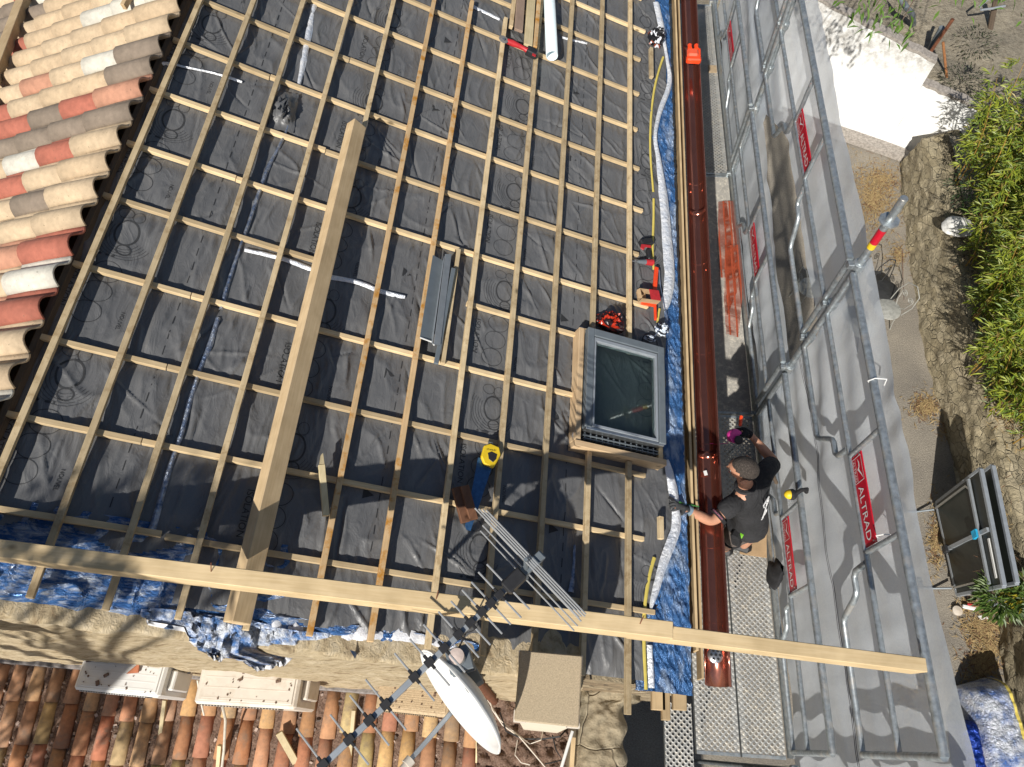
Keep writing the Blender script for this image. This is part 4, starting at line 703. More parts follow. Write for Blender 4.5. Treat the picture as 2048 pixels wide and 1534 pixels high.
def bw(i, j, q): 
    k = float(vnoise(np.array(i * .45), np.array(j * .5), 90)); return (.72, .74, .78) if k > .60 else ((.25, .06, .03) if i > 11 and k > .5 else (.012, .012, .014))
crumple('plastic_bag', 1309, 80, .03, .078, .105, .12, bw, 'crumpled black and white plastic bag on a batten by the eave', 'bag', 5)
def rd(i, j, q):
    k = float(vnoise(np.array(i * .5 + 7), np.array(j * .45), 91)); return (.40, .03, .012) if k > .55 else (.02, .008, .01)
crumple('tool_bag', 1217, 650, .03, .105, .075, .12, rd, 'dark red and black tool bag above the roof window', 'bag', 9, ang=-.35)
def fs_(i, j, q):
    k = float(vnoise(np.array(i * .6 + 2), np.array(j * .5), 92)); return (.62, .68, .75) if k > .56 else ((.10, .14, .25) if k > .46 else (.012, .014, .02))
crumple('foil_scrap', 1321, 660, .03, .055, .05, .07, fs_, 'crumpled foil scrap in silver and black right above the roof window corner', 'scrap', 12); crumple('foil_scrap', 1299, 678, .03, .045, .022, .04, fs_, 'flatter torn foil scrap lying against the roof window head', 'scrap', 15)
dr = thing('cordless_drill', RX(1296, 510, .1), 'red and black cordless drill lying on its side by the yellow tape', 'drill')
MB().tube(rline([(1291, 524), (1305, 525)], .06), [.024, .027], 12).build('motor_body', M_RED, dr, smooth=True, bevel=.004); MB().tube(rline([(1276, 523), (1291, 524)], .06), [.014, .022], 12).build('chuck', M_GREY, dr, smooth=True); MB().tube(rline([(1260, 522), (1276, 523)], .06), .004, 6).build('bit', M_STEEL, dr)
MB().beam(RX(1299, 520, .06), RX(1295, 498, .06), .032, .035, NR).build('grip', M_DKP, dr, bevel=.008); MB().beam(RX(1280, 487, .065), RX(1304, 484, .065), .055, .05, NR).build('battery', M_DKP, dr, bevel=.008); MB().prism(rline([(1282, 489), (1300, 491), (1302, 496), (1290, 495), (1286, 501), (1280, 497)], .09)[::-1], NR * .01).build('foot', M_RED, dr, bevel=.003)
lv = thing('nail_gun_strip', RX(1312, 570, .06), 'orange red folding plastic square beside the cardboard box', 'square'); MB().beam(RX(1313, 535, .05), RX(1309, 582, .05), .032, .02, NR).build('upper_arm', M_ORED, lv, bevel=.003); MB().beam(RX(1309, 575, .05), RX(1311, 640, .05), .018, .018, NR).build('lower_arm', M_ORED, lv, bevel=.003); MB().beam(RX(1282, 606, .05), RX(1312, 612, .05), .02, .018, NR).build('cross_arm', M_ORED, lv, bevel=.003)
cbx = thing('cardboard_box', RX(1293, 594, .05), 'small open cardboard box with a red label', 'box'); o_, x_, y_ = RX(1276, 604, .05), RX(1313, 609, .05) - RX(1276, 604, .05), RX(1272, 584, .05) - RX(1276, 604, .05); x_ *= 1.0
for nm, a, b_ in (('side', o_, o_ + x_), ('side', o_ + y_, o_ + y_ + x_)): MB().prism([a, b_, b_ + NR * .06, a + NR * .06], np.cross(nrm(b_ - a), NR) * .003).build(nm, M_CARD, cbx)
MB().prism([o_ + x_ * .48 + NR * .06, o_ + x_ + NR * .06, o_ + x_ + y_ + NR * .06, o_ + x_ * .48 + y_ + NR * .06], NR * .003).build('label_panel', M_RED, cbx); MB().prism([o_, o_ + x_ * .48, o_ + x_ * .48 + y_, o_ + y_], NR * .003).build('bottom', M_CARD, cbx); MB().prism([o_ + NR * .06, o_ + y_ + NR * .06, o_ + y_ * .9 - x_ * .12 + NR * .04, o_ + y_ * .1 - x_ * .12 + NR * .04], NR * .002).build('flap', M_CARD, cbx)
tag(MB().tube(rline([(1318, 540), (1321, 575), (1328, 610), (1335, 640), (1322, 652), (1310, 672)], .05), .004, 6).build('cable', plain('grey_blue_cable', (.12, .15, .22), .5), None, smooth=True), 'grey blue cable curling along the silver tape to the foil scraps', 'cable')
# ================================================================== SCAFFOLD
_before = set(o.name for o in bpy.data.objects)
ZD = -6.19; XP = 1.985; BAY = [.04, 2.94, 5.95, 8.96]
def deckmat(name, col, holes):
    m, t, p = nodes(name); v = coords(t, False); n = noise(t, v, 9, 6, .7); c = ramp(t, n, [(.3, tuple(x * .6 for x in col)), (.7, col)])
    c = mixc(t, ramp(t, noise(t, v, 26, 6, .75), [(.5, (0, 0, 0)), (.66, (1, 1, 1))]), c, (.62, .57, .48)); t.links.new(c, p.inputs['Base Color']); p.inputs['Roughness'].default_value = .6; p.inputs['Metallic'].default_value = .45 if holes else 0
    if holes:
        mp = N(t, 'ShaderNodeMapping'); mp.inputs['Rotation'].default_value = (0, 0, math.radians(45)); mp.inputs['Scale'].default_value = (1, 1, 0); t.links.new(v, mp.inputs[0])
        vo = N(t, 'ShaderNodeTexVoronoi', voronoi_dimensions='2D'); vo.inputs['Scale'].default_value = 31; vo.inputs['Randomness'].default_value = 0; t.links.new(mp.outputs[0], vo.inputs['Vector'])
        lt_ = N(t, 'ShaderNodeMath', operation='LESS_THAN', i_1=.30); t.links.new(vo.outputs['Distance'], lt_.inputs[0])
        sx = N(t, 'ShaderNodeSeparateXYZ'); t.links.new(v, sx.inputs[0]); ab = N(t, 'ShaderNodeMath', operation='ABSOLUTE'); t.links.new(sx.outputs[0], ab.inputs[0]); l2 = N(t, 'ShaderNodeMath', operation='LESS_THAN', i_1=.125); t.links.new(ab.outputs[0], l2.inputs[0])
        mu = N(t, 'ShaderNodeMath', operation='MULTIPLY'); t.links.new(lt_.outputs[0], mu.inputs[0]); t.links.new(l2.outputs[0], mu.inputs[1])
        tr = N(t, 'ShaderNodeBsdfTransparent'); mx = N(t, 'ShaderNodeMixShader'); t.links.new(mu.outputs[0], mx.inputs[0]); t.links.new(p.outputs[0], mx.inputs[1]); t.links.new(tr.outputs[0], mx.inputs[2]); t.links.new(mx.outputs[0], t.nodes['Material Output'].inputs[0])
        bump(t, p, ramp(t, vo.outputs['Distance'], [(.25, (1, 1, 1)), (.5, (0, 0, 0))]), .5, .006)
    else: bump(t, p, n, .3, .01)
    return m
M_DECK = deckmat('perforated_steel_deck', (.50, .50, .48), True); M_DECKS = deckmat('worn_plywood_deck', (.42, .40, .36), False)
DX = [(1.262, 1.592), (1.607, 1.937)]
for k, (y0, y1) in enumerate(zip(BAY[:-1], BAY[1:])):
    for s, (x0, x1) in enumerate(DX):
        lab = ('house side', 'outer')[s] + ' ' + ('perforated steel deck plank at the near end below the roofer', 'worn solid deck board in the middle bay', 'perforated steel deck plank in the far bay')[k]
        pl = MB(); pl.box(x0, x1, y0 + .03, y1 - .03, ZD - .004, ZD); o = thing('deck_plank', ((x0 + x1) / 2, (y0 + y1) / 2, ZD - .06), lab, 'scaffold plank', 'scaffold deck planks')
        pl.build('tread', M_DECKS if k == 1 else M_DECK, o)
        for x in (x0 + .008, x1 - .008): MB().box(x - .008, x + .008, y0 + .03, y1 - .03, ZD - .06, ZD - .0045).build('edge_rail', M_GALV, o)
        for y in (y0 + .02, y1 - .02): MB().box(x0, x1, y - .012, y + .012, ZD - .05, ZD + .003).build('end_hook', M_GALV, o)
pl = MB().box(1.02, 1.235, -.62, .40, ZD - .004, ZD); o = thing('deck_plank', (1.13, -.1, ZD - .06), 'narrow perforated deck plank tucked beside the house corner', 'scaffold plank', 'scaffold deck planks'); pl.build('tread', M_DECK, o); MB().box(1.02, 1.035, -.62, .40, ZD - .06, ZD - .0045).build('edge_rail', M_GALV, o)
for s, (x0, x1) in enumerate(DX):
    o = thing('deck_plank', ((x0 + x1) / 2, -.85, ZD - .06), ('house side', 'outer')[s] + ' perforated deck plank cut off by the bottom edge of the picture', 'scaffold plank', 'scaffold deck planks'); MB().box(x0, x1, -1.6, -.1, ZD - .004, ZD).build('tread', M_DECK, o)
for k, (y0, y1) in enumerate(zip(BAY[:-1], BAY[1:])):
    tag(MB().box(1.952, 1.966, y0 + .02, y1 - .02, ZD - .02, ZD + .13).build('toe_board', M_GALV, None, bevel=.003), ('near', 'middle', 'far')[k] + ' galvanised toe board along the outer deck edge', 'toe board', 'scaffold toe boards')
def coupler(mb, c, r=.034):
    mb.lathe(c - A3(0, 0, .035), (0, 0, 1), [(r, 0), (r + .006, .004), (r + .006, .066), (r, .07)], 14)
def post(y, top, lab, sticker=False):
    o = thing('scaffold_post', (XP, y, -10), lab, 'scaffold post', 'scaffold posts'); MB().tube([(XP, y, -10), (XP, y, top)], .0245, 16).build('tube', M_GALV, o, smooth=True)
    for z in (ZD + .02, -5.25, -4.76, -4.30, -3.84): c = MB(); coupler(c, A3(XP, y, z)); c.obox((XP - .045, y, z), (.025, 0, 0), (0, .018, 0), (0, 0, .022)); c.build('coupler', M_GALV, o, bevel=.003)
    if sticker:
        MB().tube([(XP, y, top - .40), (XP, y, top - .27)], .0255, 16, cap=False).build('red_sticker', M_SIGN, o, smooth=True); MB().tube([(XP, y, top - .45), (XP, y, top - .402)], .0255, 16, cap=False).build('yellow_sticker', M_YEL, o, smooth=True)
        d = MB().lathe((XP, y, top - .20), (0, 0, 1), [(.026, 0), (.062, .004), (.062, .014), (.026, .018)], 8).build('rosette', M_GALV, o); MB().tube([(XP, y, top - .17), (XP, y, top + .005)], .021, 14).build('spigot', M_GALV, o, smooth=True)
    return o
post(2.955, -3.20, 'galvanised scaffold post rising free above the rails with red and yellow stickers', True); post(5.96, -2.85, 'galvanised scaffold post at the upper end of the middle bay'); post(-.02, -3.75, 'galvanised scaffold post at the bottom edge of the picture'); post(8.98, -3.4, 'galvanised scaffold post beyond the far bay at the top edge')
def fit_text(s_, wd, ht):
    vs, fs = text_verts(s_, .1); xs, ys = [q[0] for q in vs], [q[1] for q in vs]; a, b_ = min(xs), max(xs); c, d = min(ys), max(ys); return [((q[0] - (a + b_) / 2) / (b_ - a) * wd, (q[1] - (c + d) / 2) / (d - c) * ht, 0) for q in vs], fs
ST_ = fit_text('ALTRAD', .335, .066); ST2 = fit_text('ALTRAD', .135, .026)
def guard(y0, y1, zb, zm, zt, lab, low):
    o = thing('guardrail_frame', (XP - .04, (y0 + y1) / 2, zb), lab, 'guardrail', 'scaffold guardrail frames'); x = XP - .045; yc = (y0 + y1) / 2; ys0, ys1 = yc - .31, yc + .31
    a, b_ = y0 + .06, y1 - .06
    MB().tube([(x, a, zt), (x, b_, zt)], .0245, 14).build('top_rail', M_GALV, o, smooth=True); MB().tube([(x, a, zm), (x, b_, zm)], .017, 12).build('middle_rail', M_GALV, o, smooth=True)
    for s, ye, yl in ((-1, ys0, a), (1, ys1, b_)):
        yb = ye + s * .0; MB().tube([(x, yl, zb), (x, ye + s * .34, zb)] + [(x, ye + s * (.34 - .16 * k / 6), zb + (zm - zb) * .55 * (1 - math.cos(math.pi * k / 6)) / 2) for k in range(1, 7)] + [(x, ye + s * .10, zb + (zm - zb) * .55), (x, ye + s * .07, zb + (zm - zb) * .62), (x, ye + s * .055, zm - .02)], .0195, 12).build('bent_rail', M_GALV, o, smooth=True)
        MB().tube([(x, ye, zm), (x, ye, zt)], .017, 10).build('short_upright', M_GALV, o, smooth=True)
        MB().tube([(x, yl, zb), (x, yl, zt)], .021, 12).build('end_upright', M_GALV, o, smooth=True)
    s = MB().obox((x, yc, zm + .085), (.004, 0, 0), (0, .285, 0), (0, 0, .076)).build('sign_plate', M_SIGN, o, bevel=.002)
    fx = x - .0062; T = lambda px, py: A3(fx, yc - px, zm + .085 + py)
    MB().add([T(.088 + u, v) for u, v, w_ in ST_[0]], ST_[1]).build('lettering', M_WHT, s); MB().add([T(-.185 + u, v - .042) for u, v, w_ in ST2[0]], ST2[1]).build('lettering', M_WHT, s)
    fr = MB()
    for u0, u1, v0, v1 in ((-.265, -.105, .062, .066), (-.265, -.105, -.064, -.060), (-.265, -.261, -.064, .066), (-.109, -.105, -.064, .066), (-.265, -.105, -.020, -.017)): fr.add([T(u0, v0), T(u1, v0), T(u1, v1), T(u0, v1)], [(0, 1, 2, 3)])
    fr.build('emblem_border', M_WHT, s)
    bd_ = [(-.255, .012), (-.225, .032), (-.20, .030), (-.185, .018), (-.172, .024), (-.15, .04), (-.113, .058), (-.15, .028), (-.172, .008), (-.185, -.006), (-.20, .016), (-.225, .020)]; bird = MB(); n = 6
    bird.add([T(u, v) for u, v in bd_], [(0, 1, 11), (1, 2, 10, 11), (2, 3, 9, 10), (3, 4, 8, 9), (4, 5, 7, 8), (5, 6, 7)]); bird.build('emblem', M_WHT, s)
    for u in (-.27, .27): MB().tube([T(u, .05) + A3(.001, 0, 0), T(u, .05) - A3(.003, 0, 0)], .006, 8).build('rivet', M_STEEL, s)
for k, (y0, y1) in enumerate(zip(BAY[:-1], BAY[1:])):
    nm = ('near', 'middle', 'far')[k]
    guard(y0, y1, -5.72, -5.60 + .0, -5.24, 'lower guardrail frame with a red ALTRAD plate in the ' + nm + ' bay', True) if False else guard(y0, y1, -6.02, -5.70, -5.24, 'lower guardrail frame with a red ALTRAD plate in the ' + nm + ' bay', True)
    guard(y0, y1, -4.77, -4.30, -3.84, 'upper guardrail frame with a red ALTRAD plate in the ' + nm + ' bay', False)
# debris netting
m, t, p = nodes('grey_debris_netting'); v_ = coords(t, False); out = t.nodes['Material Output']
df, tl, tr = N(t, 'ShaderNodeBsdfDiffuse'), N(t, 'ShaderNodeBsdfTranslucent'), N(t, 'ShaderNodeBsdfTransparent'); cnet = ramp(t, noise(t, v_, 90, 3), [(.3, (.84, .89, .95)), (.7, (.93, .97, 1.0))])
mpn = N(t, 'ShaderNodeMapping'); mpn.inputs['Scale'].default_value = (0, 1, .15); t.links.new(v_, mpn.inputs[0])
cnet = mixc(t, .28, cnet, ramp(t, noise(t, v_, 1.7, 6, .65), [(.3, (.66, .67, .69)), (.7, (1, 1, 1))]), 'MULTIPLY'); t.links.new(cnet, df.inputs[0]); t.links.new(cnet, tl.inputs[0]); m1, m2 = N(t, 'ShaderNodeMixShader', i_0=.30), N(t, 'ShaderNodeMixShader'); t.links.new(df.outputs[0], m1.inputs[1]); t.links.new(tl.outputs[0], m1.inputs[2])
t.links.new(ramp(t, noise(t, v_, 4, 3), [(.3, (.20,) * 3), (.7, (.30,) * 3)]), m2.inputs[0]); t.links.new(m1.outputs[0], m2.inputs[1]); t.links.new(tr.outputs[0], m2.inputs[2]); t.links.new(m2.outputs[0], out.inputs[0])
bn = N(t, 'ShaderNodeBump'); bn.inputs['Strength'].default_value = .2; bn.inputs['Distance'].default_value = .02; t.links.new(noise(t, mpn.outputs[0], 14, 4), bn.inputs['Height']); b2 = N(t, 'ShaderNodeBump'); b2.inputs['Strength'].default_value = .9; b2.inputs['Distance'].default_value = .006; t.links.new(noise(t, v_, 420, 2), b2.inputs['Height']); t.links.new(bn.outputs[0], b2.inputs['Normal']); t.links.new(b2.outputs[0], df.inputs['Normal']); t.links.new(b2.outputs[0], tl.inputs['Normal']); M_NET = m
M_STITCH = plain('dark_stitching', (.10, .10, .11), .8)
def net(y0, y1, zb, zt, lab, seed, topf=None, botf=None, stitch=None, xo=0.0):
    P = []; ny, nz = 150, 56
    for i in range(ny):
        y = y0 + (y1 - y0) * i / (ny - 1); r = []; a = zb + (botf(y) if botf else 0); b_ = zt + (topf(y) if topf else 0)
        for k in range(nz):
            z = a + (b_ - a) * k / (nz - 1); r.append(A3(XP + .03 + xo + .022 * math.sin(11 * z + 2.6 * math.sin(y * 1.5 + seed)) * float(vnoise(np.array(y * .9), np.array(z * .6), seed + 3)) + .03 * float(vnoise(np.array(y * 2.1 + z), np.array(z * 1.1), seed)) + .016 * float(vnoise(np.array(y * 8), np.array(z * 1.3 + y), seed + 1)), y, z))
        P.append(r)
    o = tag(MB().grid(P).build('safety_net', M_NET, None, smooth=2), lab, 'safety net', 'grey safety nets along the scaffold')
    if stitch:
        for dz in (-.012, .012):
            r = [q + A3(-.004, 0, dz) for q in (row[int(nz * stitch)] for row in P)]; MB().tube(r, .0022, 4).build('stitching', M_STITCH, o)
    return o, P
import functools
n1, P1 = net(-.3, 2.98, -6.25, -3.79, 'grey safety net filling the near bay behind the guardrails', 100, lambda y: .02 * math.sin(y * 5), None, .47)
n2, P2 = net(2.90, 6.0, -6.25, -5.28, 'lower strip of grey safety net in the middle bay below the gap', 104, lambda y: -.06 + .03 * math.sin((y - 2.9) * 2.0) + .30 * max(0, (y - 5.15)))
n3, P3_ = net(2.95, 8.96, -4.80, -3.80, 'upper strip of grey safety net above the gap', 108, lambda y: .015 * math.sin(y * 4), lambda y: .055 - .5 * max(0, (y - 4.95)) ** 1.2 if y < 5.9 else -.45, None, .012)
n4, P4 = net(5.8, 8.96, -6.25, -5.12, 'lower strip of grey safety net in the far bay', 112)
for px, py in ((1783, 1073), (1770, 763)):
    q = X(px, py, XP - .0); o = MB().tube([q + A3(-.05, .0, -.04), q + A3(-.075, 0, .0), q + A3(-.05, 0, .035), q + A3(.02, 0, .03), q + A3(.03, -.01, -.03)], .004, 6); tag(o.build('cable_tie', M_WHT, None, smooth=True), 'white cable tie tying the net to the top rail, ' + ('lower' if py > 1000 else 'upper') + ' one', 'cable tie')
# hazard lamp and black bag on the rails
q = X(1606, 990, XP - .06); hl_ = thing('hazard_lamp', q, 'yellow and black lamp strapped to the lower guardrail', 'lamp')
MB().lathe(q + A3(-.075, .0, -.0), (-1, -.1, .1), [(.036, -.01), (.036, .012), (.028, .032), (.012, .045), (.001, .047)], 16).build('yellow_lens', M_YEL, hl_, smooth=True); MB().lathe(q + A3(-.075, 0, 0), (1, .1, -.1), [(.040, -.006), (.042, .02), (.036, .034), (.02, .05), (.001, .051)], 16).build('housing', M_DKP, hl_, smooth=True); MB().tube([q + A3(-.04, .0, .02), q + A3(-.01, .02, .05), q + A3(.035, .03, .05), q + A3(.05, .03, -.01)], .016, 8).build('strap', M_BLK, hl_, smooth=True)
P = []; c = X(1556, 1145, XP - .03); r4 = random.Random(8)
for i in range(15):
    tt = i / 14; r = []
    for j in range(17):
        ph = 2 * math.pi * j / 16; wv = .075 * (max(0, math.sin(math.pi * (.03 + .94 * tt))) ** .6) * (1 + .18 * math.sin(ph * 3 + i)); r.append(c + A3(.5 * wv * math.cos(ph), wv * 1.5 * math.sin(ph), .16 - .46 * tt) + A3(r4.uniform(-.006, .006), r4.uniform(-.006, .006), 0))
    r[-1] = r[0]; P.append(r)
tag(MB().grid(P).build('hanging_bag', M_BLK, None, smooth=2), 'black cloth bag hanging inside the lower guardrail beside the deck', 'bag')
for o in bpy.data.objects:                            # the scaffold stands one degree off the line of the eave
    if o.name not in _before and o.parent is None:
        a = .0155; dx, dy = o.location.x - XP, o.location.y - .6; o.location.x = XP + dx * math.cos(a) - dy * math.sin(a); o.location.y = .6 + dx * math.sin(a) + dy * math.cos(a); o.rotation_euler.z = a
# orange barrier mesh strips on the deck
m, t, p = nodes('orange_barrier_mesh'); v_ = coords(t, False); p.inputs['Base Color'].default_value = (.33, .062, .025, 1); p.inputs['Roughness'].default_value = .5
sx = N(t, 'ShaderNodeSeparateXYZ'); t.links.new(v_, sx.inputs[0]); fr = N(t, 'ShaderNodeMath', operation='MULTIPLY', i_1=95.0); t.links.new(sx.outputs[1], fr.inputs[0]); f2 = N(t, 'ShaderNodeMath', operation='FRACT'); t.links.new(fr.outputs[0], f2.inputs[0]); g1 = N(t, 'ShaderNodeMath', operation='GREATER_THAN', i_1=.42); t.links.new(f2.outputs[0], g1.inputs[0])
fx_ = N(t, 'ShaderNodeMath', operation='MULTIPLY', i_1=14.0); t.links.new(sx.outputs[0], fx_.inputs[0]); f3 = N(t, 'ShaderNodeMath', operation='FRACT'); t.links.new(fx_.outputs[0], f3.inputs[0]); g2_ = N(t, 'ShaderNodeMath', operation='GREATER_THAN', i_1=.22); t.links.new(f3.outputs[0], g2_.inputs[0]); mu = N(t, 'ShaderNodeMath', operation='MULTIPLY'); t.links.new(g1.outputs[0], mu.inputs[0]); t.links.new(g2_.outputs[0], mu.inputs[1])
tr = N(t, 'ShaderNodeBsdfTransparent'); mx = N(t, 'ShaderNodeMixShader'); t.links.new(mu.outputs[0], mx.inputs[0]); t.links.new(p.outputs[0], mx.inputs[1]); t.links.new(tr.outputs[0], mx.inputs[2]); t.links.new(mx.outputs[0], t.nodes['Material Output'].inputs[0]); M_MESH = m
def dstrip(px, zoff, lab, n=24):
    L_ = [Z(*a, ZD + zoff) for a in px[0]]; R_ = [Z(*a, ZD + zoff) for a in px[1]]
    def li(A_, s): s *= len(A_) - 1; i = min(int(s), len(A_) - 2); return A_[i] + (A_[i + 1] - A_[i]) * (s - i)
    P = [[li(L_, i / (n - 1)) + A3(0, 0, .008 * math.sin(i * .9)), li(R_, i / (n - 1)) + A3(0, 0, .008 * math.cos(i * .7))] for i in range(n)]; return tag(MB().grid(P).build('barrier_mesh', M_MESH, None), lab, 'barrier mesh', 'orange barrier mesh strips on the deck')
dstrip([[(1436, 404), (1437, 480), (1440, 556)], [(1452, 402), (1466, 480), (1468, 556)]], .02, 'orange barrier mesh strip nearest the gutter')
dstrip([[(1448, 402), (1450, 500), (1453, 635)], [(1473, 402), (1483, 480), (1487, 552)]], .03, 'widest orange barrier mesh strip on top of the other two')
dstrip([[(1450, 490), (1448, 600), (1452, 668)], [(1480, 490), (1484, 600), (1477, 674)]], .045, 'lowest orange barrier mesh strip ending on the bare deck')
bkt = lambda p_, z, w1, w2, t_: Z(*p_, z)
cbd = [Z(1480, 1050, ZD + .02), Z(1532, 1048, ZD + .02), Z(1533, 1116, ZD + .02), Z(1479, 1108, ZD + .02)]; tag(MB().prism(cbd[::-1], (0, 0, .012)).build('cardboard', M_CARD, None), 'flat sheet of brown cardboard on the deck behind the roofer', 'cardboard')
tag(MB().obox(Z(1425, 138, ZD + .012), (.05, 0, 0), (0, .06, 0), (0, 0, .008)).build('board_offcut', plain('pale_plywood', (.36, .27, .17), .8), None), 'small square plywood offcut on the far deck plank', 'offcut')
# ================================================================== YARD
ZG = -10.0
m, t, p = nodes('worn_concrete_yard'); v_ = coords(t, False); c = ramp(t, noise(t, v_, 45, 7, .75), [(.3, (.20, .18, .155)), (.5, (.30, .275, .24)), (.7, (.41, .38, .33))]); c = mixc(t, .75, c, ramp(t, noise(t, v_, 1.3, 6, .6), [(.3, (.62, .60, .57)), (.7, (1.15, 1.1, 1.0))]), 'MULTIPLY')
c = mixc(t, ramp(t, noise(t, v_, 3.3, 7, .75), [(.58, (0, 0, 0)), (.72, (.6, .6, .6))]), c, (.44, .38, .28)); t.links.new(c, p.inputs['Base Color']); p.inputs['Roughness'].default_value = .95; bump(t, p, noise(t, v_, 60, 6, .7), .8, .03); M_YARD = m
struct(MB().add([(-70, -70, ZG), (90, -70, ZG), (90, 120, ZG), (-70, 120, ZG)], [(0, 1, 2, 3)]).build('ground', M_YARD, None))
m, t, p = nodes('dry_earth'); v_ = coords(t, False); c = ramp(t, noise(t, v_, 12, 8, .75), [(.3, (.19, .16, .12)), (.5, (.33, .29, .225)), (.72, (.46, .41, .33))]); c = mixc(t, .7, c, ramp(t, noise(t, v_, 1.6, 4), [(.35, (.6, .6, .58)), (.65, (1.1, 1.08, 1.0))]), 'MULTIPLY'); t.links.new(c, p.inputs['Base Color']); p.inputs['Roughness'].default_value = 1; bump(t, p, noise(t, v_, 18, 8, .75), 1, .06); M_EARTH = m
ST3 = stone('pale_rubble_stone', (.34, .285, .19), (.42, .36, .25), (.50, .43, .31), 8.5, (1, .7, 1.2), .016, .8)
base = [(1802, 330), (1806, 400), (1812, 460), (1828, 562), (1841, 641), (1862, 745), (1878, 800), (1896, 880), (1915, 960), (1945, 1060), (1975, 1160), (1997, 1250), (2012, 1350), (2038, 1450), (2070, 1560)]
topl = [(1850, 278), (1872, 350), (1890, 420), (1915, 520), (1936, 615), (1962, 719), (1978, 780), (2000, 880), (2020, 960), (2046, 1060), (2068, 1160), (2075, 1250), (2085, 1350), (2105, 1450), (2140, 1560)]
ZT = -9.15
def resamp(pl, n):
    pl = [np.array(q, float) for q in pl]; d = np.r_[0, np.cumsum([np.linalg.norm(b_ - a) for a, b_ in zip(pl[:-1], pl[1:])])]; o = []
    for s in np.linspace(0, d[-1], n):
        i = min(int(np.searchsorted(d, s, 'right') - 1), len(pl) - 2); o.append(pl[i] + (pl[i + 1] - pl[i]) * ((s - d[i]) / (d[i + 1] - d[i])))
    return o
bp_, tp_ = resamp(base, 220), resamp(topl, 220); P = []
for i, (a, b_) in enumerate(zip(bp_, tp_)):
    A_, B_ = Z(*a, ZG - .02), Z(*b_, ZT); r = []
    for k in range(26):
        q = A_ + (B_ - A_) * k / 25; k2 = float(vnoise(np.array(q[1] * 4.5), np.array(q[2] * 7), 120)); k3 = float(vnoise(np.array(q[1] * 11), np.array(q[2] * 17), 121)); r.append(q + A3(-.05 * k2 - .035 * k3, 0, .02 * k3))
    for k in range(1, 8): e = B_ + A3(.07 * k, .0, 0); r.append(e + A3(0, 0, .07 * float(vnoise(e[0] * 6., e[1] * 6., 122)) - .02 * k))
    P.append(r)
sw_ = MB().grid(P); q0 = P[0]; sw_.grid([q0, [q + A3(.9, .35, -.0 if q[2] > -9.3 else 0) for q in q0]])
tag(sw_.build('stone_wall', ST3, None, smooth=2), 'low retaining wall of pale rubble stone between yard and bamboo bed', 'wall')
P = []
for i, b_ in enumerate(tp_):
    B_ = Z(*b_, ZT); P.append([B_ + A3(.35 + .35 * k, .05 * k, -.06 + .0 * k + .16 * float(vnoise(np.array(B_[1] * 2. + k), np.array(k * .9), 123))) for k in range(22)])
struct(MB().grid(P).build('ground', M_EARTH, None, smooth=2))
# white wall and upper terrace
m, t, p = nodes('stained_whitewash'); v_ = coords(t, False); sx = N(t, 'ShaderNodeSeparateXYZ'); t.links.new(v_, sx.inputs[0]); mr = N(t, 'ShaderNodeMapRange'); mr.inputs[1].default_value = 1.15; mr.inputs[2].default_value = 1.75; t.links.new(sx.outputs[2], mr.inputs[0])
st_ = N(t, 'ShaderNodeMath', operation='MULTIPLY'); t.links.new(mr.outputs[0], st_.inputs[0]); t.links.new(ramp(t, noise(t, v_, 7, 6, .7), [(.35, (0, 0, 0)), (.7, (1, 1, 1))]), st_.inputs[1]); t.links.new(mixc(t, st_.outputs[0], (.86, .86, .84), (.30, .28, .25)), p.inputs['Base Color']); p.inputs['Roughness'].default_value = .9; bump(t, p, noise(t, v_, 25, 5), .3, .02); M_WW = m
def proj(P): c = np.asarray(P) @ RM; return 1024 + F * c[0] / -c[2], 767 - F * c[1] / -c[2]
def hsolve(q, a, b_):                                 # height at which the point above q meets the picture line a-b
    lo, hi = 0.0, 4.0
    for _ in range(40):
        h = (lo + hi) / 2; x, y = proj(q + A3(0, 0, h)); yl = a[1] + (b_[1] - a[1]) / (b_[0] - a[0]) * (x - a[0]); lo, hi = (h, hi) if y > yl else (lo, h)
    return lo
def wwall(px, ratio, lab, cop):
    bb = [Z(*a, ZG) for a in resamp(px, 40)]; P = []; C1, C2 = [], []
    for i, q in enumerate(bb):
        h = hsolve(q, *ratio); h += .03 * float(vnoise(np.array(i * .35), np.array(1.), 125)); P.append([q + A3(0, 0, h * k / 11) + A3(0, .02 * math.sin(k + i * .3) * .3, 0) for k in range(12)]); C1.append(q + A3(0, -.015, h + .02)); C2.append(q + A3(0.04, .14, h + .03))
    o = thing('garden_wall', bb[20], lab, 'wall'); MB().grid(P).build('face', M_WW, o, smooth=2); k = MB(); k.grid([C1, C2]); k.grid([[a - A3(0, 0, .05) for a in C1], C1]); k.build('coping', cop, o, smooth=2)
    return P
M_COPE = plain('grey_coping', (.30, .27, .24), .95, 0, .35, 25, .6)
Pw = wwall([(1500, 205), (1560, 222), (1640, 250), (1690, 264), (1735, 276), (1775, 288)], ((1640, 2), (1850, 114)), 'bright whitewashed garden wall with a grey coping', M_COPE); wwall([(1775, 288), (1800, 300), (1838, 318), (1880, 338)], ((1825, 160), (1905, 196)), 'lower whitewashed wall end right of the leaning rusty bar', M_COPE)
cur = MB(); kb = [Z(*a, ZG) for a in resamp([(1560, 226), (1640, 254), (1690, 270), (1760, 294), (1835, 322)], 30)]; cur.grid([[q + A3(0, -.22, .02), q + A3(0, -.2, .12), q + A3(0, .03, .14)] for q in kb]); tag(cur.build('stone_kerb', M_COPE, None), 'rough grey kerb along the foot of the white wall', 'kerb')
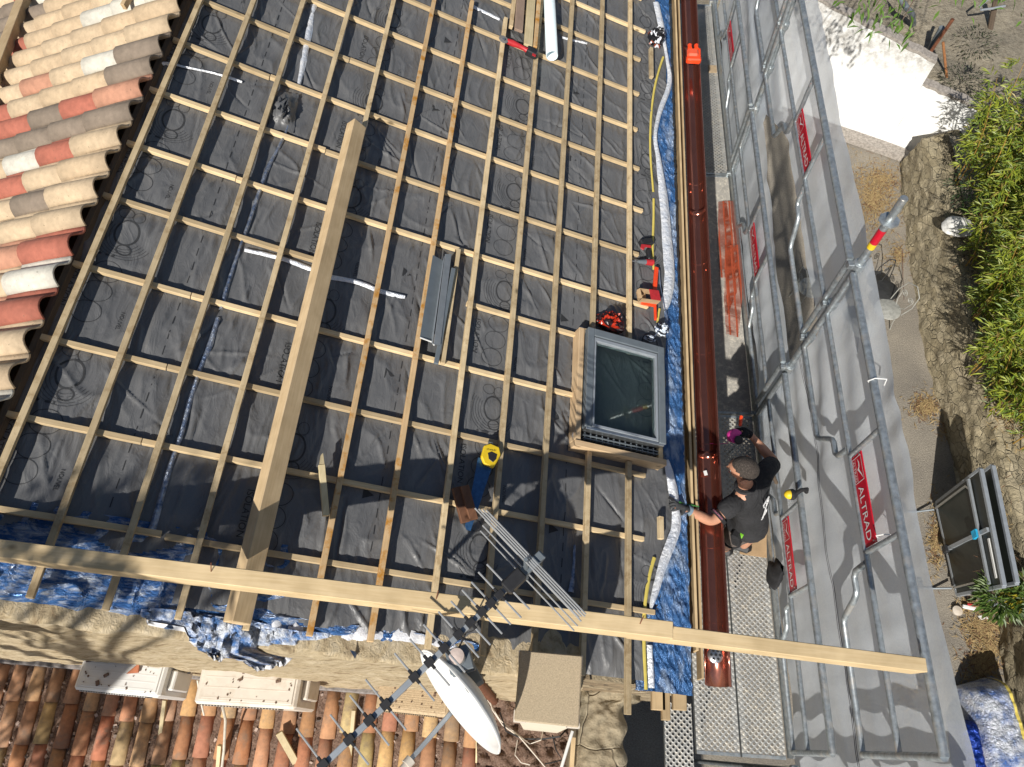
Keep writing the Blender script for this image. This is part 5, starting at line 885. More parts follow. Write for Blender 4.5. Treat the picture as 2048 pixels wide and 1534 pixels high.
wl_ = [Z(*a, ZG) for a in ((1500, 205), (1560, 222), (1640, 250), (1690, 264), (1735, 276), (1775, 288), (1838, 318), (1880, 338))]; wxs, wys = [q[0] for q in wl_], [q[1] for q in wl_]; trz = MB(); P = [[A3(x, float(np.interp(x, wxs, wys)) + .22 + y * y * .12 + y * .2, (-8.55 if x < 5.6 else -9.0) + .10 * float(vnoise(np.array(x * 1.5), np.array(y * 1.2), 126)) + .05 * y) for x in np.linspace(0, 16, 90)] for y in np.linspace(0, 9, 40)]
struct(trz.grid(P).build('terrace', M_EARTH, None, smooth=2))
for a, b_, z0, z1, r_, mt, lab in (((1812, 176), (1906, 38), -9.2, -7.9, .03, M_RUST, 'long rusty iron bar leaning beside the white wall'), ((1897, 186), (1886, 84), -9.1, -8.3, .022, plain('orange_rust', (.30, .13, .05), .9, .1), 'orange rusty post standing in the scrub'), ((1855, 108), (1884, 55), -8.8, -8.2, .05, M_GREY, 'blue grey metal scrap behind the rusty bar'), ((1850, 170), (1856, 146), -9.1, -8.9, .02, M_RUST, 'rusty stub at the foot of the leaning bar'), ((1980, 60), (1992, 0), -8.8, -8.3, .05, M_OLD, 'dark plank at the top right corner')):
    tag(MB().tube([Z(*a, z0), Z(*b_, z1)], r_, 7).build('bar' if 'bar' in lab else 'post' if 'post' in lab else 'scrap', mt, None, bevel=0), lab, 'bar' if 'bar' in lab else 'post' if 'post' in lab else 'scrap')
tag(MB().tube([Z(1790, -20, -8.0), Z(1812, 14, -8.1), Z(1824, 28, -8.3), Z(1827, 48, -8.7)], .05, 10).build('bent_pipe', M_GREY, None, smooth=True), 'bent grey pipe on the terrace behind the white wall', 'pipe')
tag(MB().tube([Z(1975, 0, -8.2), Z(1960, 12, -8.2), Z(1962, 20, -8.2), Z(1985, 17, -8.2), Z(2010, 12, -8.2)], .02, 8).build('hook_rod', M_LGREY, None, smooth=True), 'pale hooked rod at the top right corner', 'rod')
rk = MB(); c = Z(1915, 455, -9.0); R_ = []
for i in range(10):
    th = .5 * math.pi * i / 9; R_.append([c + A3(.22 * math.sin(th) * math.cos(f_) * (1 + .3 * float(vnoise(np.array(i * .6), np.array(f_ * 2), 130))), .17 * math.sin(th) * math.sin(f_) * (1 + .3 * float(vnoise(np.array(i * .5), np.array(f_ * 2.2), 131))), .14 * math.cos(th)) for f_ in np.linspace(0, 2 * math.pi, 17)])
tag(rk.grid(R_).build('rock', plain('white_rock', (.62, .61, .58), .9, 0, .35, 12, .8), None, smooth=2), 'white rock lying in the shade at the edge of the bamboo', 'rock')
# straw and dry leaves
sb = MB(); r5 = random.Random(11)
def straw(cx, cy, rx, ry, n, z, ln=.055):
    for k in range(n):
        a, rr_ = r5.uniform(0, 6.28), abs(r5.gauss(0, .55)); q = Z(cx + rx * rr_ * math.cos(a), cy + ry * rr_ * math.sin(a), z); th = r5.uniform(0, 3.14); d = A3(math.cos(th), math.sin(th), r5.uniform(-.25, .25)) * ln * r5.uniform(.4, 1.2); s = A3(-math.sin(th), math.cos(th), 0) * r5.uniform(.0025, .007); h = A3(0, 0, r5.uniform(.004, .035))
        k_ = r5.uniform(.6, 1.15); sb.add([q + h - d, q + h + s, q + h + d, q + h - s], [(0, 1, 2, 3)], (.42 * k_, .30 * k_, .14 * k_) if r5.random() < .8 else (.20 * k_, .10 * k_, .05 * k_))
straw(1745, 400, 65, 85, 2600, ZG); straw(1760, 360, 60, 40, 900, ZG); straw(1795, 510, 30, 40, 350, ZG); straw(1850, 815, 35, 32, 800, ZG); straw(1895, 860, 20, 25, 250, ZG); straw(1870, 1080, 22, 90, 550, ZG); straw(1960, 1255, 50, 40, 900, ZG); straw(1960, 1330, 40, 50, 900, ZG); straw(1980, 1290, 30, 60, 500, ZG); straw(1940, 1210, 30, 20, 200, ZG); straw(1820, 1380, 60, 120, 160, ZG)
straw(1960, 500, 45, 120, 500, ZT + .05, .08); straw(2020, 800, 40, 90, 600, ZT + .05, .08); straw(1990, 1080, 40, 140, 200, ZT + .05)
tag(sb.build('dry_straw', vcol('dry_straw', .9, bmp=0), None), 'dry straw and fallen leaves scattered over the yard', 'straw', kind='stuff')
# bamboo
M_LEAF = None
m, t, p = nodes('bamboo_leaf'); at = N(t, 'ShaderNodeAttribute', attribute_name='Col'); t.links.new(at.outputs[0], p.inputs['Base Color']); p.inputs['Roughness'].default_value = .45; tl = N(t, 'ShaderNodeBsdfTranslucent'); t.links.new(at.outputs[0], tl.inputs[0]); mx = N(t, 'ShaderNodeMixShader', i_0=.35); t.links.new(p.outputs[0], mx.inputs[1]); t.links.new(tl.outputs[0], mx.inputs[2]); t.links.new(mx.outputs[0], t.nodes['Material Output'].inputs[0]); M_LEAF = m
M_CULM = plain('yellow_culm', (.36, .22, .05), .45, 0, .25, 8, .05); M_BARK = plain('bark', (.14, .10, .07), .9, 0, .4, 30, .6)
def leaf(mb, q, d, up, L_, W_, col):
    s = nrm(np.cross(d, up)) * W_; mid = q + d * L_ * .45 + np.cross(s, d) * .25; mb.add([q, mid + s, q + d * L_ - A3(0, 0, L_ * .18), mid - s], [(0, 1, 2), (0, 2, 3)], col)
def bamboo(px, py, z, rad, n, lab, seed):
    px += 150; rad *= .80
    q = random.Random(seed); top = Z(px, py, z); bx, by = top[0] - .12, top[1] - .05; zb = -9.2; o = thing('bamboo', (bx, by, zb), lab, 'bamboo', 'bamboo clumps along the stone wall'); lf, cm_ = MB(), MB()
    for k in range(n):
        a, rr_ = q.uniform(0, 6.28), q.random() ** .5; b0 = A3(bx + .28 * rr_ * math.cos(a), by + .28 * rr_ * math.sin(a), zb); hgt = (z - zb) * q.uniform(.6, 1.12); tipx = A3(rad * rr_ * math.cos(a), rad * rr_ * math.sin(a), hgt); pts = [b0 + tipx * A3(s ** 1.7, s ** 1.7, s - .06 * s * s) for s in (0, .25, .5, .75, 1)]; cm_.tube(pts, [.011, .010, .008, .006, .003], 5)
        for w_ in range(int(26 * hgt)):
            s = q.uniform(.22, 1.0); i = min(3, int(s * 4)); c = pts[i] + (pts[i + 1] - pts[i]) * (s * 4 - i); ta = q.uniform(0, 6.28); tw = A3(math.cos(ta), math.sin(ta), q.uniform(-.1, .5)); tw = nrm(tw) * q.uniform(.10, .30); nd = c + tw
            for l_ in range(q.randint(4, 7)):
                d = nrm(nrm(tw) * .8 + A3(q.uniform(-1, 1), q.uniform(-1, 1), q.uniform(-.55, .45))); f_ = q.random(); kk = q.uniform(.65, 1.25); col = (.33 * kk, .38 * kk, .045 * kk) if f_ < .6 else (.18 * kk, .27 * kk, .045 * kk) if f_ < .93 else (.38 * kk, .30 * kk, .09 * kk)
                leaf(lf, c + (nd - c) * q.uniform(.4, 1), d, A3(0, 0, 1) + A3(q.uniform(-.4, .4), q.uniform(-.4, .4), 0), q.uniform(.09, .16), q.uniform(.008, .013), col)
    lf.build('foliage', M_LEAF, o); cm_.build('culm', M_CULM, o, smooth=True)
for i, (px, py, z, rad, n, lab) in enumerate(((1995, 130, -6.9, .55, 11, 'bright yellow green bamboo clump nearest the leaning rusty bar'), (1978, 255, -7.2, .55, 13, 'bamboo clump hanging over the end of the white wall'), (2005, 345, -7.2, .6, 12, 'bamboo clump above the white rock'), (2012, 470, -7.3, .6, 13, 'bamboo clump level with the white rock shadow'),
        (2005, 590, -7.4, .55, 12, 'bamboo clump leaning out over the retaining wall halfway down'), (2030, 690, -7.6, .55, 11, 'bamboo clump just above the lowest one'), (2052, 790, -7.9, .42, 7, 'lowest and thinnest bamboo clump on the right edge'), (2085, 200, -6.9, .6, 10, 'tall bamboo clump at the right edge near the top'), (2080, 420, -7.0, .6, 10, 'dark bamboo clump at the right edge in the middle'), (2075, 600, -7.3, .6, 9, 'bamboo clump at the right edge behind the leaning one'))):
    bamboo(px, py, z, rad, n, lab, 200 + i)
def leafy(name, px, py, z, rad, n, lab, cat, cols, L_, seed, stem=None):
    q = random.Random(seed); c = Z(px, py, z); o = thing(name, stem or c - A3(0, 0, .1), lab, cat); lf = MB()
    for k in range(n):
        a = A3(q.gauss(0, 1), q.gauss(0, 1), q.gauss(0, .7)); a = nrm(a) * q.random() ** .4 * rad; d = nrm(a + A3(q.uniform(-.1, .1), q.uniform(-.1, .1), .06)); kk = q.uniform(.6, 1.2); cc = q.choice(cols); leaf(lf, c + a * A3(1, 1, .6), nrm(d + A3(0, 0, -.3)), A3(.1, .1, 1), L_ * q.uniform(.6, 1.2), L_ * .13, tuple(x * kk for x in cc))
    lf.build('foliage', M_LEAF, o); return o
leafy('grass_tuft', 2000, 1196, -9.05, .26, 420, 'green weed tuft with yellow flowers below the folded table', 'weed', [(.09, .16, .03), (.13, .2, .04)], .13, 301); leafy('grass_tuft', 2052, 1190, -9.0, .22, 260, 'green weed tuft at the right edge below the folded table', 'weed', [(.09, .16, .03), (.13, .2, .04), (.4, .33, .03)], .13, 302); leafy('shrub', 2000, 775, -8.9, .18, 160, 'small dark green plant at the foot of the bamboo', 'plant', [(.05, .10, .02)], .07, 303)
for i, (px, py, rad, n) in enumerate(((1960, 380, .5, 500), (1925, 170, .45, 420), (1950, 90, .4, 320))): leafy('shrub', px, py, -8.75, rad, n, ('dark ivy under the bamboo above the white rock', 'dry dark scrub right of the orange rusty post', 'dry scrub under the bamboo by the leaning bar')[i], 'shrub', [(.03, .06, .015), (.07, .06, .035)] if i else [(.03, .07, .015)], .07, 310 + i)
tr_ = thing('tree', (7.6, 14.5, -8.9), 'tree whose hanging leafy twigs reach in over the top edge above the white wall', 'tree'); lf = MB(); q = random.Random(40); br = MB(); br.tube([(7.6, 14.5, -9), (7.5, 14.4, -6.5), (7.0, 13.8, -4.5), (6.5, 13.5, -3.2)], [.12, .10, .07, .03], 10)
for cx, cy in ((1700, -8), (1735, 4), (1752, 12), (1800, 18), (1805, 40), (1760, -60), (1830, -40), (1880, -30), (1930, -50), (1640, -60), (2000, -60), (1960, -20), (2030, -10)):
    c = Z(cx, cy, -5.5); br.tube([A3(7.0, 13.8, -4.5), (A3(7.0, 13.8, -4.5) + c) / 2 + A3(0, 0, .3), c], [.03, .02, .006], 5)
    for k in range(16): d = nrm(A3(q.uniform(-1, 1), q.uniform(-1.2, .4), q.uniform(-1, .1))); kk = q.uniform(.7, 1.2); leaf(lf, c + A3(q.gauss(0, .10), q.gauss(0, .13), q.gauss(0, .12)), d, A3(.2, 0, 1), q.uniform(.09, .15), .018, (.13 * kk, .24 * kk, .04 * kk))
lf.build('foliage', M_LEAF, tr_); br.build('branch', M_BARK, tr_, smooth=True)
# tree behind the camera whose shade falls on the lower tiles and the roof edge
tb = thing('tree', (-6.2, -5.6, -10), 'broadleaf tree outside the lower left corner whose shade falls on the tiles', 'tree'); lf, br = MB(), MB(); br.tube([(-6.2, -5.6, -10), (-6.0, -5.4, -6), (-5.6, -5.0, -3), (-5.2, -4.6, 0)], [.2, .16, .12, .06], 10)
def shade(tgt, tt, rad, n, L_=.10):
    c = tgt - LD * tt; br.tube([A3(-5.6, -5.0, -3), (A3(-5.6, -5.0, -3) + c) / 2 + A3(0, 0, .4), c], [.05, .035, .012], 6)
    for k in range(n): d = nrm(A3(q.uniform(-1, 1), q.uniform(-1, 1), q.uniform(-.8, .3))); leaf(lf, c + A3(q.gauss(0, rad), q.gauss(0, rad), q.gauss(0, rad * .8)), d, A3(.1, .2, 1), L_ * q.uniform(.7, 1.4), L_ * .28, (.10, .17, .035))
for px, py, tt, rad, n in ((20, 1400, 3.4, .22, 170), (80, 1420, 3.5, .18, 110), (50, 1500, 3.3, .25, 170), (0, 1300, 3.6, .22, 150), (130, 1480, 3.4, .14, 70), (260, 1480, 3.3, .09, 46), (300, 1510, 3.2, .12, 60), (60, 1290, 3.7, .12, 50)): shade(Z(px, py, -7.0), tt, rad, n)
for px, py, rad, n in ((300, 1010, .10, 90), (400, 990, .09, 80), (345, 1085, .06, 34), (470, 1060, .05, 30), (430, 1110, .07, 40), (520, 1110, .06, 36), (300, 1110, .07, 44), (200, 1030, .08, 44), (120, 1010, .09, 44), (420, 1010, .05, 30)): shade(RX(px, py, 0), 3.6, rad, n, .085)
lf.build('foliage', M_LEAF, tb); br.build('branch', M_BARK, tb, smooth=True)
# ================================================================== folded table, furniture, rolls
ft_ = thing('folded_table', Z(1930, 1090, ZG), 'folded dark table tennis table on wheels standing by the stone wall', 'table')
b0, b1 = Z(1874, 1006, -9.85), Z(1916, 1190, -9.85); t0, t1 = Z(1962, 938, -8.72), Z(2008, 1172, -8.72); M_BOARD = plain('dark_green_board', (.022, .026, .022), .35, 0, .2, 6, .05)
def panel(b0, b1, t0, t1, nm):
    n_ = nrm(np.cross(b1 - b0, t0 - b0)); MB().prism([b0, b1, t1, t0], n_ * .02).build('board', M_BOARD, ft_)
    for a, c in ((b0, b1), (t0, t1), (b0, t0), (b1, t1)): MB().beam(a, c, .045, .05, n_).build('edge_frame', M_LGREY, ft_, bevel=.004)
panel(b0, b1, t0, t1, 'near'); of = A3(.12, .03, .0); panel(b0 + of + A3(0, 0, .1), b1 + of + A3(0, 0, .1), t0 + of + A3(0, 0, .06), t1 + of + A3(0, 0, .06), 'far')
nf = nrm(np.cross(b1 - b0, t0 - b0)); nf = nf if nf[0] < 0 else -nf; pq = lambda s, h: b0 + (b1 - b0) * s + (t0 - b0) * h + ((t1 - b1) - (t0 - b0)) * s * h
for s, sg in ((.07, 1), (.93, -1)):
    MB().tube([pq(s, .02) + nf * .05, pq(s, .72) + nf * .05, pq(s + .06 * sg, .80) + nf * .05], .014, 8).build('leg', M_STEEL, ft_, smooth=True); MB().tube([pq(s, -.02) + nf * .05, pq(s, -.12) + nf * .25, pq(s, -.15) + nf * .45], .014, 8).build('foot_bar', M_GREY, ft_, smooth=True); MB().tube([pq(s, -.02) - nf * .1, pq(s, -.14) - nf * .5], .014, 8).build('foot_bar', M_GREY, ft_, smooth=True)
    w_ = pq(s, -.15) + nf * .45; w_[2] = ZG + .06; MB().lathe(w_, b1 - b0, [(.02, -.02), (.06, -.02), (.065, 0), (.06, .02), (.02, .02)], 18).build('wheel', M_DKP, ft_, smooth=True)
MB().beam(pq(.03, .80) + nf * .05, pq(.97, .80) + nf * .05, .035, .03, nf).build('cross_bar', M_LGREY, ft_); MB().beam(pq(.53, .03) + nf * .04, pq(.53, .97) + nf * .04, .05, .03, nf).build('centre_bar', M_LGREY, ft_); MB().obox(pq(.53, .76) + nf * .07, .05 * nrm(b1 - b0), .05 * nrm(t0 - b0), nf * .02).build('blue_tape', M_CYAN, ft_); MB().obox(pq(.53, .06) + nf * .06, .05 * nrm(b1 - b0), .05 * nrm(t0 - b0), nf * .03).build('hinge', M_DKP, ft_, bevel=.01); MB().beam(pq(.60, .93) + nf * .03, pq(.93, .93) + nf * .03, .03, .012, nf).build('white_strip', M_WHT, ft_)
jk = thing('racket_pile', Z(1935, 1222, ZG), 'small pile of white and dark odds and ends at the foot of the folded table', 'odds and ends'); MB().beam(Z(1925, 1212, -9.95), Z(1952, 1218, -9.93), .05, .04, (0, 0, 1)).build('white_piece', M_WHT, jk, bevel=.01); MB().beam(Z(1935, 1208, -9.9), Z(1950, 1211, -9.9), .03, .03, (0, 0, 1)).build('red_piece', M_RED, jk, bevel=.008); MB().lathe(Z(1913, 1222, -9.97), (0, 0, 1), [(.06, 0), (.065, .03), (.001, .045)], 14).build('stone_piece', M_CREAM, jk, smooth=True)
for a, b_ in (((1965, 1205), (2030, 1180)), ((1970, 1215), (2040, 1195))): MB().tube([Z(*a, -9.9), Z(*b_, -9.8)], .018, 8).build('rod', M_GREY, jk, smooth=True)
tag(MB().obox(Z(1966, 1235, ZG + .02), (.05, .01, 0), (-.01, .025, 0), (0, 0, .012)).build('paper_scrap', M_WHT, None), 'white crumpled scrap on the straw below the folded table', 'scrap')
def chair(px, py, lab, mat, s=1.0, rot=0.0, disc=True, z=ZG):
    b_ = Z(px, py, z + .45); o = thing('garden_chair', A3(b_[0], b_[1], z), lab, 'garden chair', 'wrought iron garden chairs'); c, sn = math.cos(rot), math.sin(rot); L3 = lambda x, y, z_: A3(b_[0] + c * x - sn * y, b_[1] + sn * x + c * y, z + z_)
    MB().lathe(L3(0, 0, .44), (0, 0, 1), [(.19, 0), (.20, .006), (.19, .012), (.001, .013)], 28).build('seat', mat, o, smooth=True)
    for a in (45, 135, 225, 315): x, y = .17 * math.cos(math.radians(a)), .17 * math.sin(math.radians(a)); MB().tube([L3(x, y, .44), L3(x * 1.1, y * 1.1, .2), L3(x * 1.35, y * 1.35, 0)], .008, 6).build('leg', mat, o, smooth=True)
    bk = MB(); bk.tube([L3(-.16, .14, .44), L3(-.19, .2, .65), L3(-.15, .24, .86), L3(0, .25, .95), L3(.15, .24, .86), L3(.19, .2, .65), L3(.16, .14, .44)], .008, 6); bk.build('back_hoop', mat, o, smooth=True)
    for sg in (-1, 1): sp_ = MB(); sp_.tube([L3(sg * (.075 + .062 * (1 - k / 22) * math.cos(k * .55)), .225, .68 + .062 * (1 - k / 22) * math.sin(k * .55) + .0) for k in range(22)], .006, 5); sp_.tube([L3(sg * .13, .225, .68), L3(sg * .1, .2, .5), L3(sg * .04, .17, .45)], .006, 5); sp_.build('scroll', mat, o, smooth=True)
M_IRON = plain('dark_iron', (.05, .05, .05), .5, .4); M_IRON2 = plain('faded_grey_iron', (.36, .36, .33), .6, .2)
chair(1772, 580, 'dark wrought iron garden chair nearer the white wall', M_IRON, rot=.5); chair(1776, 618, 'pale grey wrought iron garden chair with a round seat', M_IRON2, rot=-1.2); chair(1726, 655, 'pale grey garden chair partly hidden behind the netting', M_IRON2, rot=2.6); chair(1622, 575, 'garden chair standing in the shade seen through the gap in the nets', M_IRON2, rot=1.8)
tag(MB().tube([Z(1805, 500, -9.95), Z(1806, 560, -9.95), Z(1808, 600, -9.6)], .004, 5).build('wire', M_RUST, None), 'thin rusty wire on the concrete above the dark garden chair', 'wire')
def fpack(px, z, hgt, name, mat, lab, tape_=None):
    P = []; L_ = resamp(px[0], 40); R_ = resamp(px[1], 40)
    for i in range(40):
        a, b_ = Z(*L_[i], z), Z(*R_[i], z); r = []
        for k in range(22):
            s = k / 21; q = a + (b_ - a) * s; r.append(q + A3(0, 0, -hgt * 1.0 + hgt * (1 - (2 * s - 1) ** 6) * (1 - (2 * i / 39 - 1) ** 10) + .035 * float(vnoise(np.array(i * .55), np.array(k * .5), 140)) + .02 * float(vnoise(np.array(i * 1.3), np.array(k * 1.7), 141))))
        P.append(r)
    o = tag(MB().grid(P).build(name, mat, None, smooth=2), lab, 'insulation roll', 'packs of foil insulation in the yard')
    if tape_: MB().grid([[q + A3(-.02, 0, .012) for q in (r[tape_] for r in P)], [q + A3(.02, 0, .012) for q in (r[tape_] for r in P)]]).build('yellow_tape', M_YTAPE, o)
fpack([[(1942, 1368), (1965, 1450), (1982, 1560)], [(2022, 1345), (2058, 1450), (2090, 1560)]], -9.55, .42, 'insulation_pack', foil('pack_foil', (.04, .13, .42), (.62, .65, .70), (.34, .56), 5, .9, .18, .5), 'long silver and blue foil insulation pack lying at the bottom right', 17)
fpack([[(1915, 1438), (1922, 1490), (1930, 1560)], [(1960, 1436), (1972, 1490), (1985, 1560)]], -9.7, .28, 'insulation_pack', foil('pack_foil_blue', (.015, .05, .30), (.10, .2, .5), (.55, .75), 3, .6, .2, .6), 'smaller deep blue foil insulation pack left of the silver one')
# ================================================================== THE ROOFER
def skin(name, chains, mat, parent, sub=2, root=0):
    """chains: lists of (point, radius); points equal to one already placed are shared"""
    vs, rs, es, key = [], [], [], {}
    for ch in chains:
        prev = None
        for p_, r in ch:
            k = tuple(round(float(x), 4) for x in p_)
            if k not in key: key[k] = len(vs); vs.append(k); rs.append(r if hasattr(r, '__len__') else (r, r))
            if prev is not None: es.append((prev, key[k]))
            prev = key[k]
    org = np.array(parent.location); me = bpy.data.meshes.new(name); me.from_pydata([tuple(np.array(v) - org) for v in vs], es, []); o = bpy.data.objects.new(name, me); C.objects.link(o); o.parent = parent
    m = o.modifiers.new('k', 'SKIN'); m.use_smooth_shade = True; m.branch_smoothing = .6; me.materials.append(mat)
    if not me.skin_vertices: me.skin_vertices.new() if hasattr(me.skin_vertices, 'new') else None
    sk_ = me.skin_vertices[0].data
    for i, r in enumerate(rs): sk_[i].radius = r; sk_[i].use_root = (i == root)
    s = o.modifiers.new('u', 'SUBSURF'); s.levels = sub; s.render_levels = sub; return o
man = thing('person', Z(1455, 1095, ZD), 'roofer in a black T-shirt and grey work shorts leaning over the gutter with gloved hands', 'person')
pel = Z(1494, 1050, -5.36); wst = Z(1497, 1032, -5.20); chs = Z(1497, 996, -4.97); nk0 = Z(1490, 972, -4.84); nk1 = Z(1488, 957, -4.76); hd = Z(1489, 938, -4.66)
lsh = Z(1461, 1012, -4.92); rsh = Z(1533, 938, -4.92)
lel = Z(1424, 1044, -4.97); lwr = Z(1378, 1021, -4.86); rel = Z(1549, 925, -5.12); rwr = Z(1507, 876, -5.04)
lhip = Z(1472, 1066, -5.42); rhip = Z(1516, 1046, -5.42); lkn = Z(1462, 1078, -5.80); rkn = Z(1500, 1070, -5.80); lan = Z(1449, 1098, -6.13); ran = Z(1486, 1092, -6.13)
fd = nrm(A3(-.95, .25, 0))            # where the face looks
body = [[(pel, (.10, .11)), (wst, (.080, .095)), (chs, (.095, .125)), (nk0, (.06, .06)), (nk1, (.055, .055)), (nk1 + (hd - nk1) * .5, .058)],
        [(chs, (.095, .125)), (lsh, .052), (lsh + (lel - lsh) * .5, .050), (lel, .042), (lel + (lwr - lel) * .35, .043), (lwr, .029)], [(chs, (.095, .125)), (rsh, .052), (rsh + (rel - rsh) * .5, .050), (rel, .043), (rel + (rwr - rel) * .35, .043), (rwr, .029)],
        [(pel, (.10, .11)), (lhip, .080), (lkn, .058), (lkn + (lan - lkn) * .35, .055), (lan, .037)], [(pel, (.10, .11)), (rhip, .080), (rkn, .058), (rkn + (ran - rkn) * .35, .055), (ran, .037)]]
lh = RX(1353, 1011, .045); rh = Z(1489, 867, -5.02)
def hand(wr, h, pd, spread, thumb):
    d = nrm(h - wr); s = nrm(np.cross(d, pd)); out = [[(wr, .029), (wr + (h - wr) * .45, (.026, .034)), (h - d * .0, (.022, .036))]]
    for i, (a, ln) in enumerate(((-.030, .062), (-.010, .072), (.010, .068), (.030, .052))):
        b_ = h + s * a; k1 = b_ + d * ln * .5 + pd * .012; k2 = k1 + nrm(d * .5 + pd * spread) * ln * .42; k3 = k2 + nrm(d * .05 + pd * spread) * ln * .3; out.append([(h - d * .0, (.022, .036)), (b_ + d * .014, .0105), (k1, .0098), (k2, .0088), (k3, .0074)])
    tb_ = wr + (h - wr) * .5; t1_ = tb_ + s * thumb * .042 + d * .02; t2_ = t1_ + nrm(d * .8 + s * thumb * .3 + pd * .5) * .035; out.append([(wr + (h - wr) * .45, (.026, .034)), (t1_, .0115), (t2_, .010), (t2_ + nrm(d * .5 - s * thumb * .3 + pd * .6) * .025, .008)]); return out
lhand, rhand = hand(lwr, lh, nrm(A3(0, 0, -1)), .9, 1), hand(rwr, rh, nrm(A3(-.5, 0, -.8)), 1.1, -1)
bo = skin('body', body + lhand + rhand, M_SKIN, man, 2)
# head: shaped skull with face, ears and short hair
side = nrm(np.cross((0, 0, 1), fd)); upv = nrm(A3(0, 0, 1) + fd * .30); fdv = nrm(np.cross(side, upv)); fdv = fdv if fdv @ fd > 0 else -fdv
def headgrid(scale, cut=None):
    R_ = []
    for i in range(25):
        th = math.pi * i / 24; row = []
        for j in range(33):
            ph = 2 * math.pi * j / 32; x, y, z = math.sin(th) * math.cos(ph), math.sin(th) * math.sin(ph), math.cos(th)
            jaw = max(0, -z); f_ = max(0, x); r = A3(.098 * (1 - .16 * jaw * (x < 0)), .078 * (1 - .30 * jaw ** 1.4), .118)
            q = A3(x * r[0], y * r[1], z * r[2]); q[0] += .018 * f_ * jaw - .012 * jaw * (1 - f_) ; q[0] += .010 * math.exp(-((z - .28) / .10) ** 2) * f_ ** 2 * (abs(y) < .55); q[0] -= .008 * math.exp(-((z + .02) / .10) ** 2) * math.exp(-((abs(y) - .38) / .16) ** 2) * (x > 0)
            q[0] += .026 * math.exp(-(y / .11) ** 2) * math.exp(-((z + .20) / .14) ** 2) * (x > .3) + .012 * math.exp(-(y / .10) ** 2) * math.exp(-((z - .02) / .16) ** 2) * (x > .3); q[0] += .006 * math.exp(-((z + .55) / .06) ** 2) * math.exp(-(y / .3) ** 2) * (x > 0)
            row.append(hd + (fdv * q[0] + side * q[1] + upv * q[2]) * scale)
        R_.append(row)
    return R_
HG = headgrid(1.0); MB().grid(HG).build('head', M_SKIN, man, smooth=2)
HH = headgrid(1.022); hmsh = MB()
for i in range(24):
    for j in range(32):
        th, ph = math.pi * (i + .5) / 24, 2 * math.pi * (j + .5) / 32; x, z = math.sin(th) * math.cos(ph), math.cos(th); y = math.sin(th) * math.sin(ph)
        if z > (.58 if x > .45 else .58 - (.45 - x) * .9 if x > -.35 else -.35) and not (x > .15 and z < .45): hmsh.add([HH[i][j], HH[i + 1][j], HH[i + 1][j + 1], HH[i][j + 1]], [(0, 1, 2, 3)])
m, t, p = nodes('greying_hair'); v_ = coords(t, False); t.links.new(ramp(t, noise(t, v_, 120, 6, .75), [(.36, (.012, .009, .007)), (.52, (.045, .034, .027)), (.72, (.16, .135, .115))]), p.inputs['Base Color']); p.inputs['Roughness'].default_value = .75; bump(t, p, noise(t, v_, 240, 4), 1, .006); M_HR = m
hmsh.build('hair', m, man)
for s in (-1, 1):
    e = hd + side * s * .080 - upv * .012 - fdv * .008; MB().lathe(e, side * s - fdv * .5, [(.012, 0), (.027, .006), (.030, .014), (.022, .018), (.010, .010), (.001, .008)], 14).build('ear', M_SKIN, man, smooth=True)
    ey = hd + fdv * .083 + side * s * .031 + upv * .004; MB().lathe(ey, fdv, [(.013, 0), (.011, .006), (.006, .009)], 12).build('eye', M_WHT, man, smooth=True); MB().lathe(ey + fdv * .007, fdv, [(.006, 0), (.005, .003), (.001, .004)], 10).build('iris', M_DKP, man); MB().tube([ey + upv * .022 - side * s * .014 + fdv * .012, ey + upv * .027 + fdv * .013, ey + upv * .022 + side * s * .018 + fdv * .004], .004, 5).build('eyebrow', M_HR, man)
MB().tube([hd + fdv * .100 - upv * .064 + side * .02, hd + fdv * .106 - upv * .063, hd + fdv * .100 - upv * .064 - side * .02], .005, 6).build('lips', plain('lips', (.40, .15, .12), .5), man, smooth=True)
# clothing
M_TEE = plain('black_tshirt_cotton', (.019, .019, .021), .88, 0, .35, 9, 0); _t2 = M_TEE.node_tree; bump(_t2, _t2.nodes['Principled BSDF'], noise(_t2, coords(_t2), 11, 3, .5, 1.2), .9, .03); M_TRS = plain('grey_brown_work_cloth', (.115, .092, .082), .9, 0, .3, 25, .3)
lsl, rsl = lsh + (lel - lsh) * .62, rsh + (rel - rsh) * .80
skin('tshirt', [[(pel - A3(0, 0, .01), (.165, .178)), (pel + A3(0, 0, .08), (.160, .175)), (wst + A3(0, 0, .05), (.150, .17)), (chs, (.142, .176)), (nk0 - A3(0, 0, .012), (.088, .10))], [(chs, (.142, .176)), ((chs + lsh * 2) / 3 + A3(0, 0, .012), .090), (lsh, .080), (lsl, .074)], [(chs, (.142, .176)), ((chs + rsh * 2) / 3 + A3(0, 0, .012), .090), (rsh, .078), (rsl, .074)]], M_TEE, man, 2)
MB().lathe(nk0 + A3(0, 0, .012), nk1 - nk0, [(.075, -.012), (.080, 0), (.074, .010)], 24).build('collar', M_TEE, man, smooth=True)
dl = nrm(lel - lsh); MB().lathe(lsl + dl * .004, dl, [(.066, -.012), (.069, -.01), (.069, .012), (.066, .014)], 22).build('sleeve_hem', M_BLK, man, smooth=True)
vs, fs = text_verts('WORKWEAR', .018); sx_ = nrm(np.cross(dl, (0, 0, 1))); su = nrm(np.cross(sx_, dl)); 
k = MB(); ys = [v[0] for v in vs]; k.add([lsl + dl * (.003 + y * .9) + (sx_ * math.sin(x / .0715 + .2) + su * math.cos(x / .0715 + .2)) * .0715 for x, y, z in vs], fs); k.build('sleeve_print', plain('pink_print', (.55, .2, .3), .7), man)
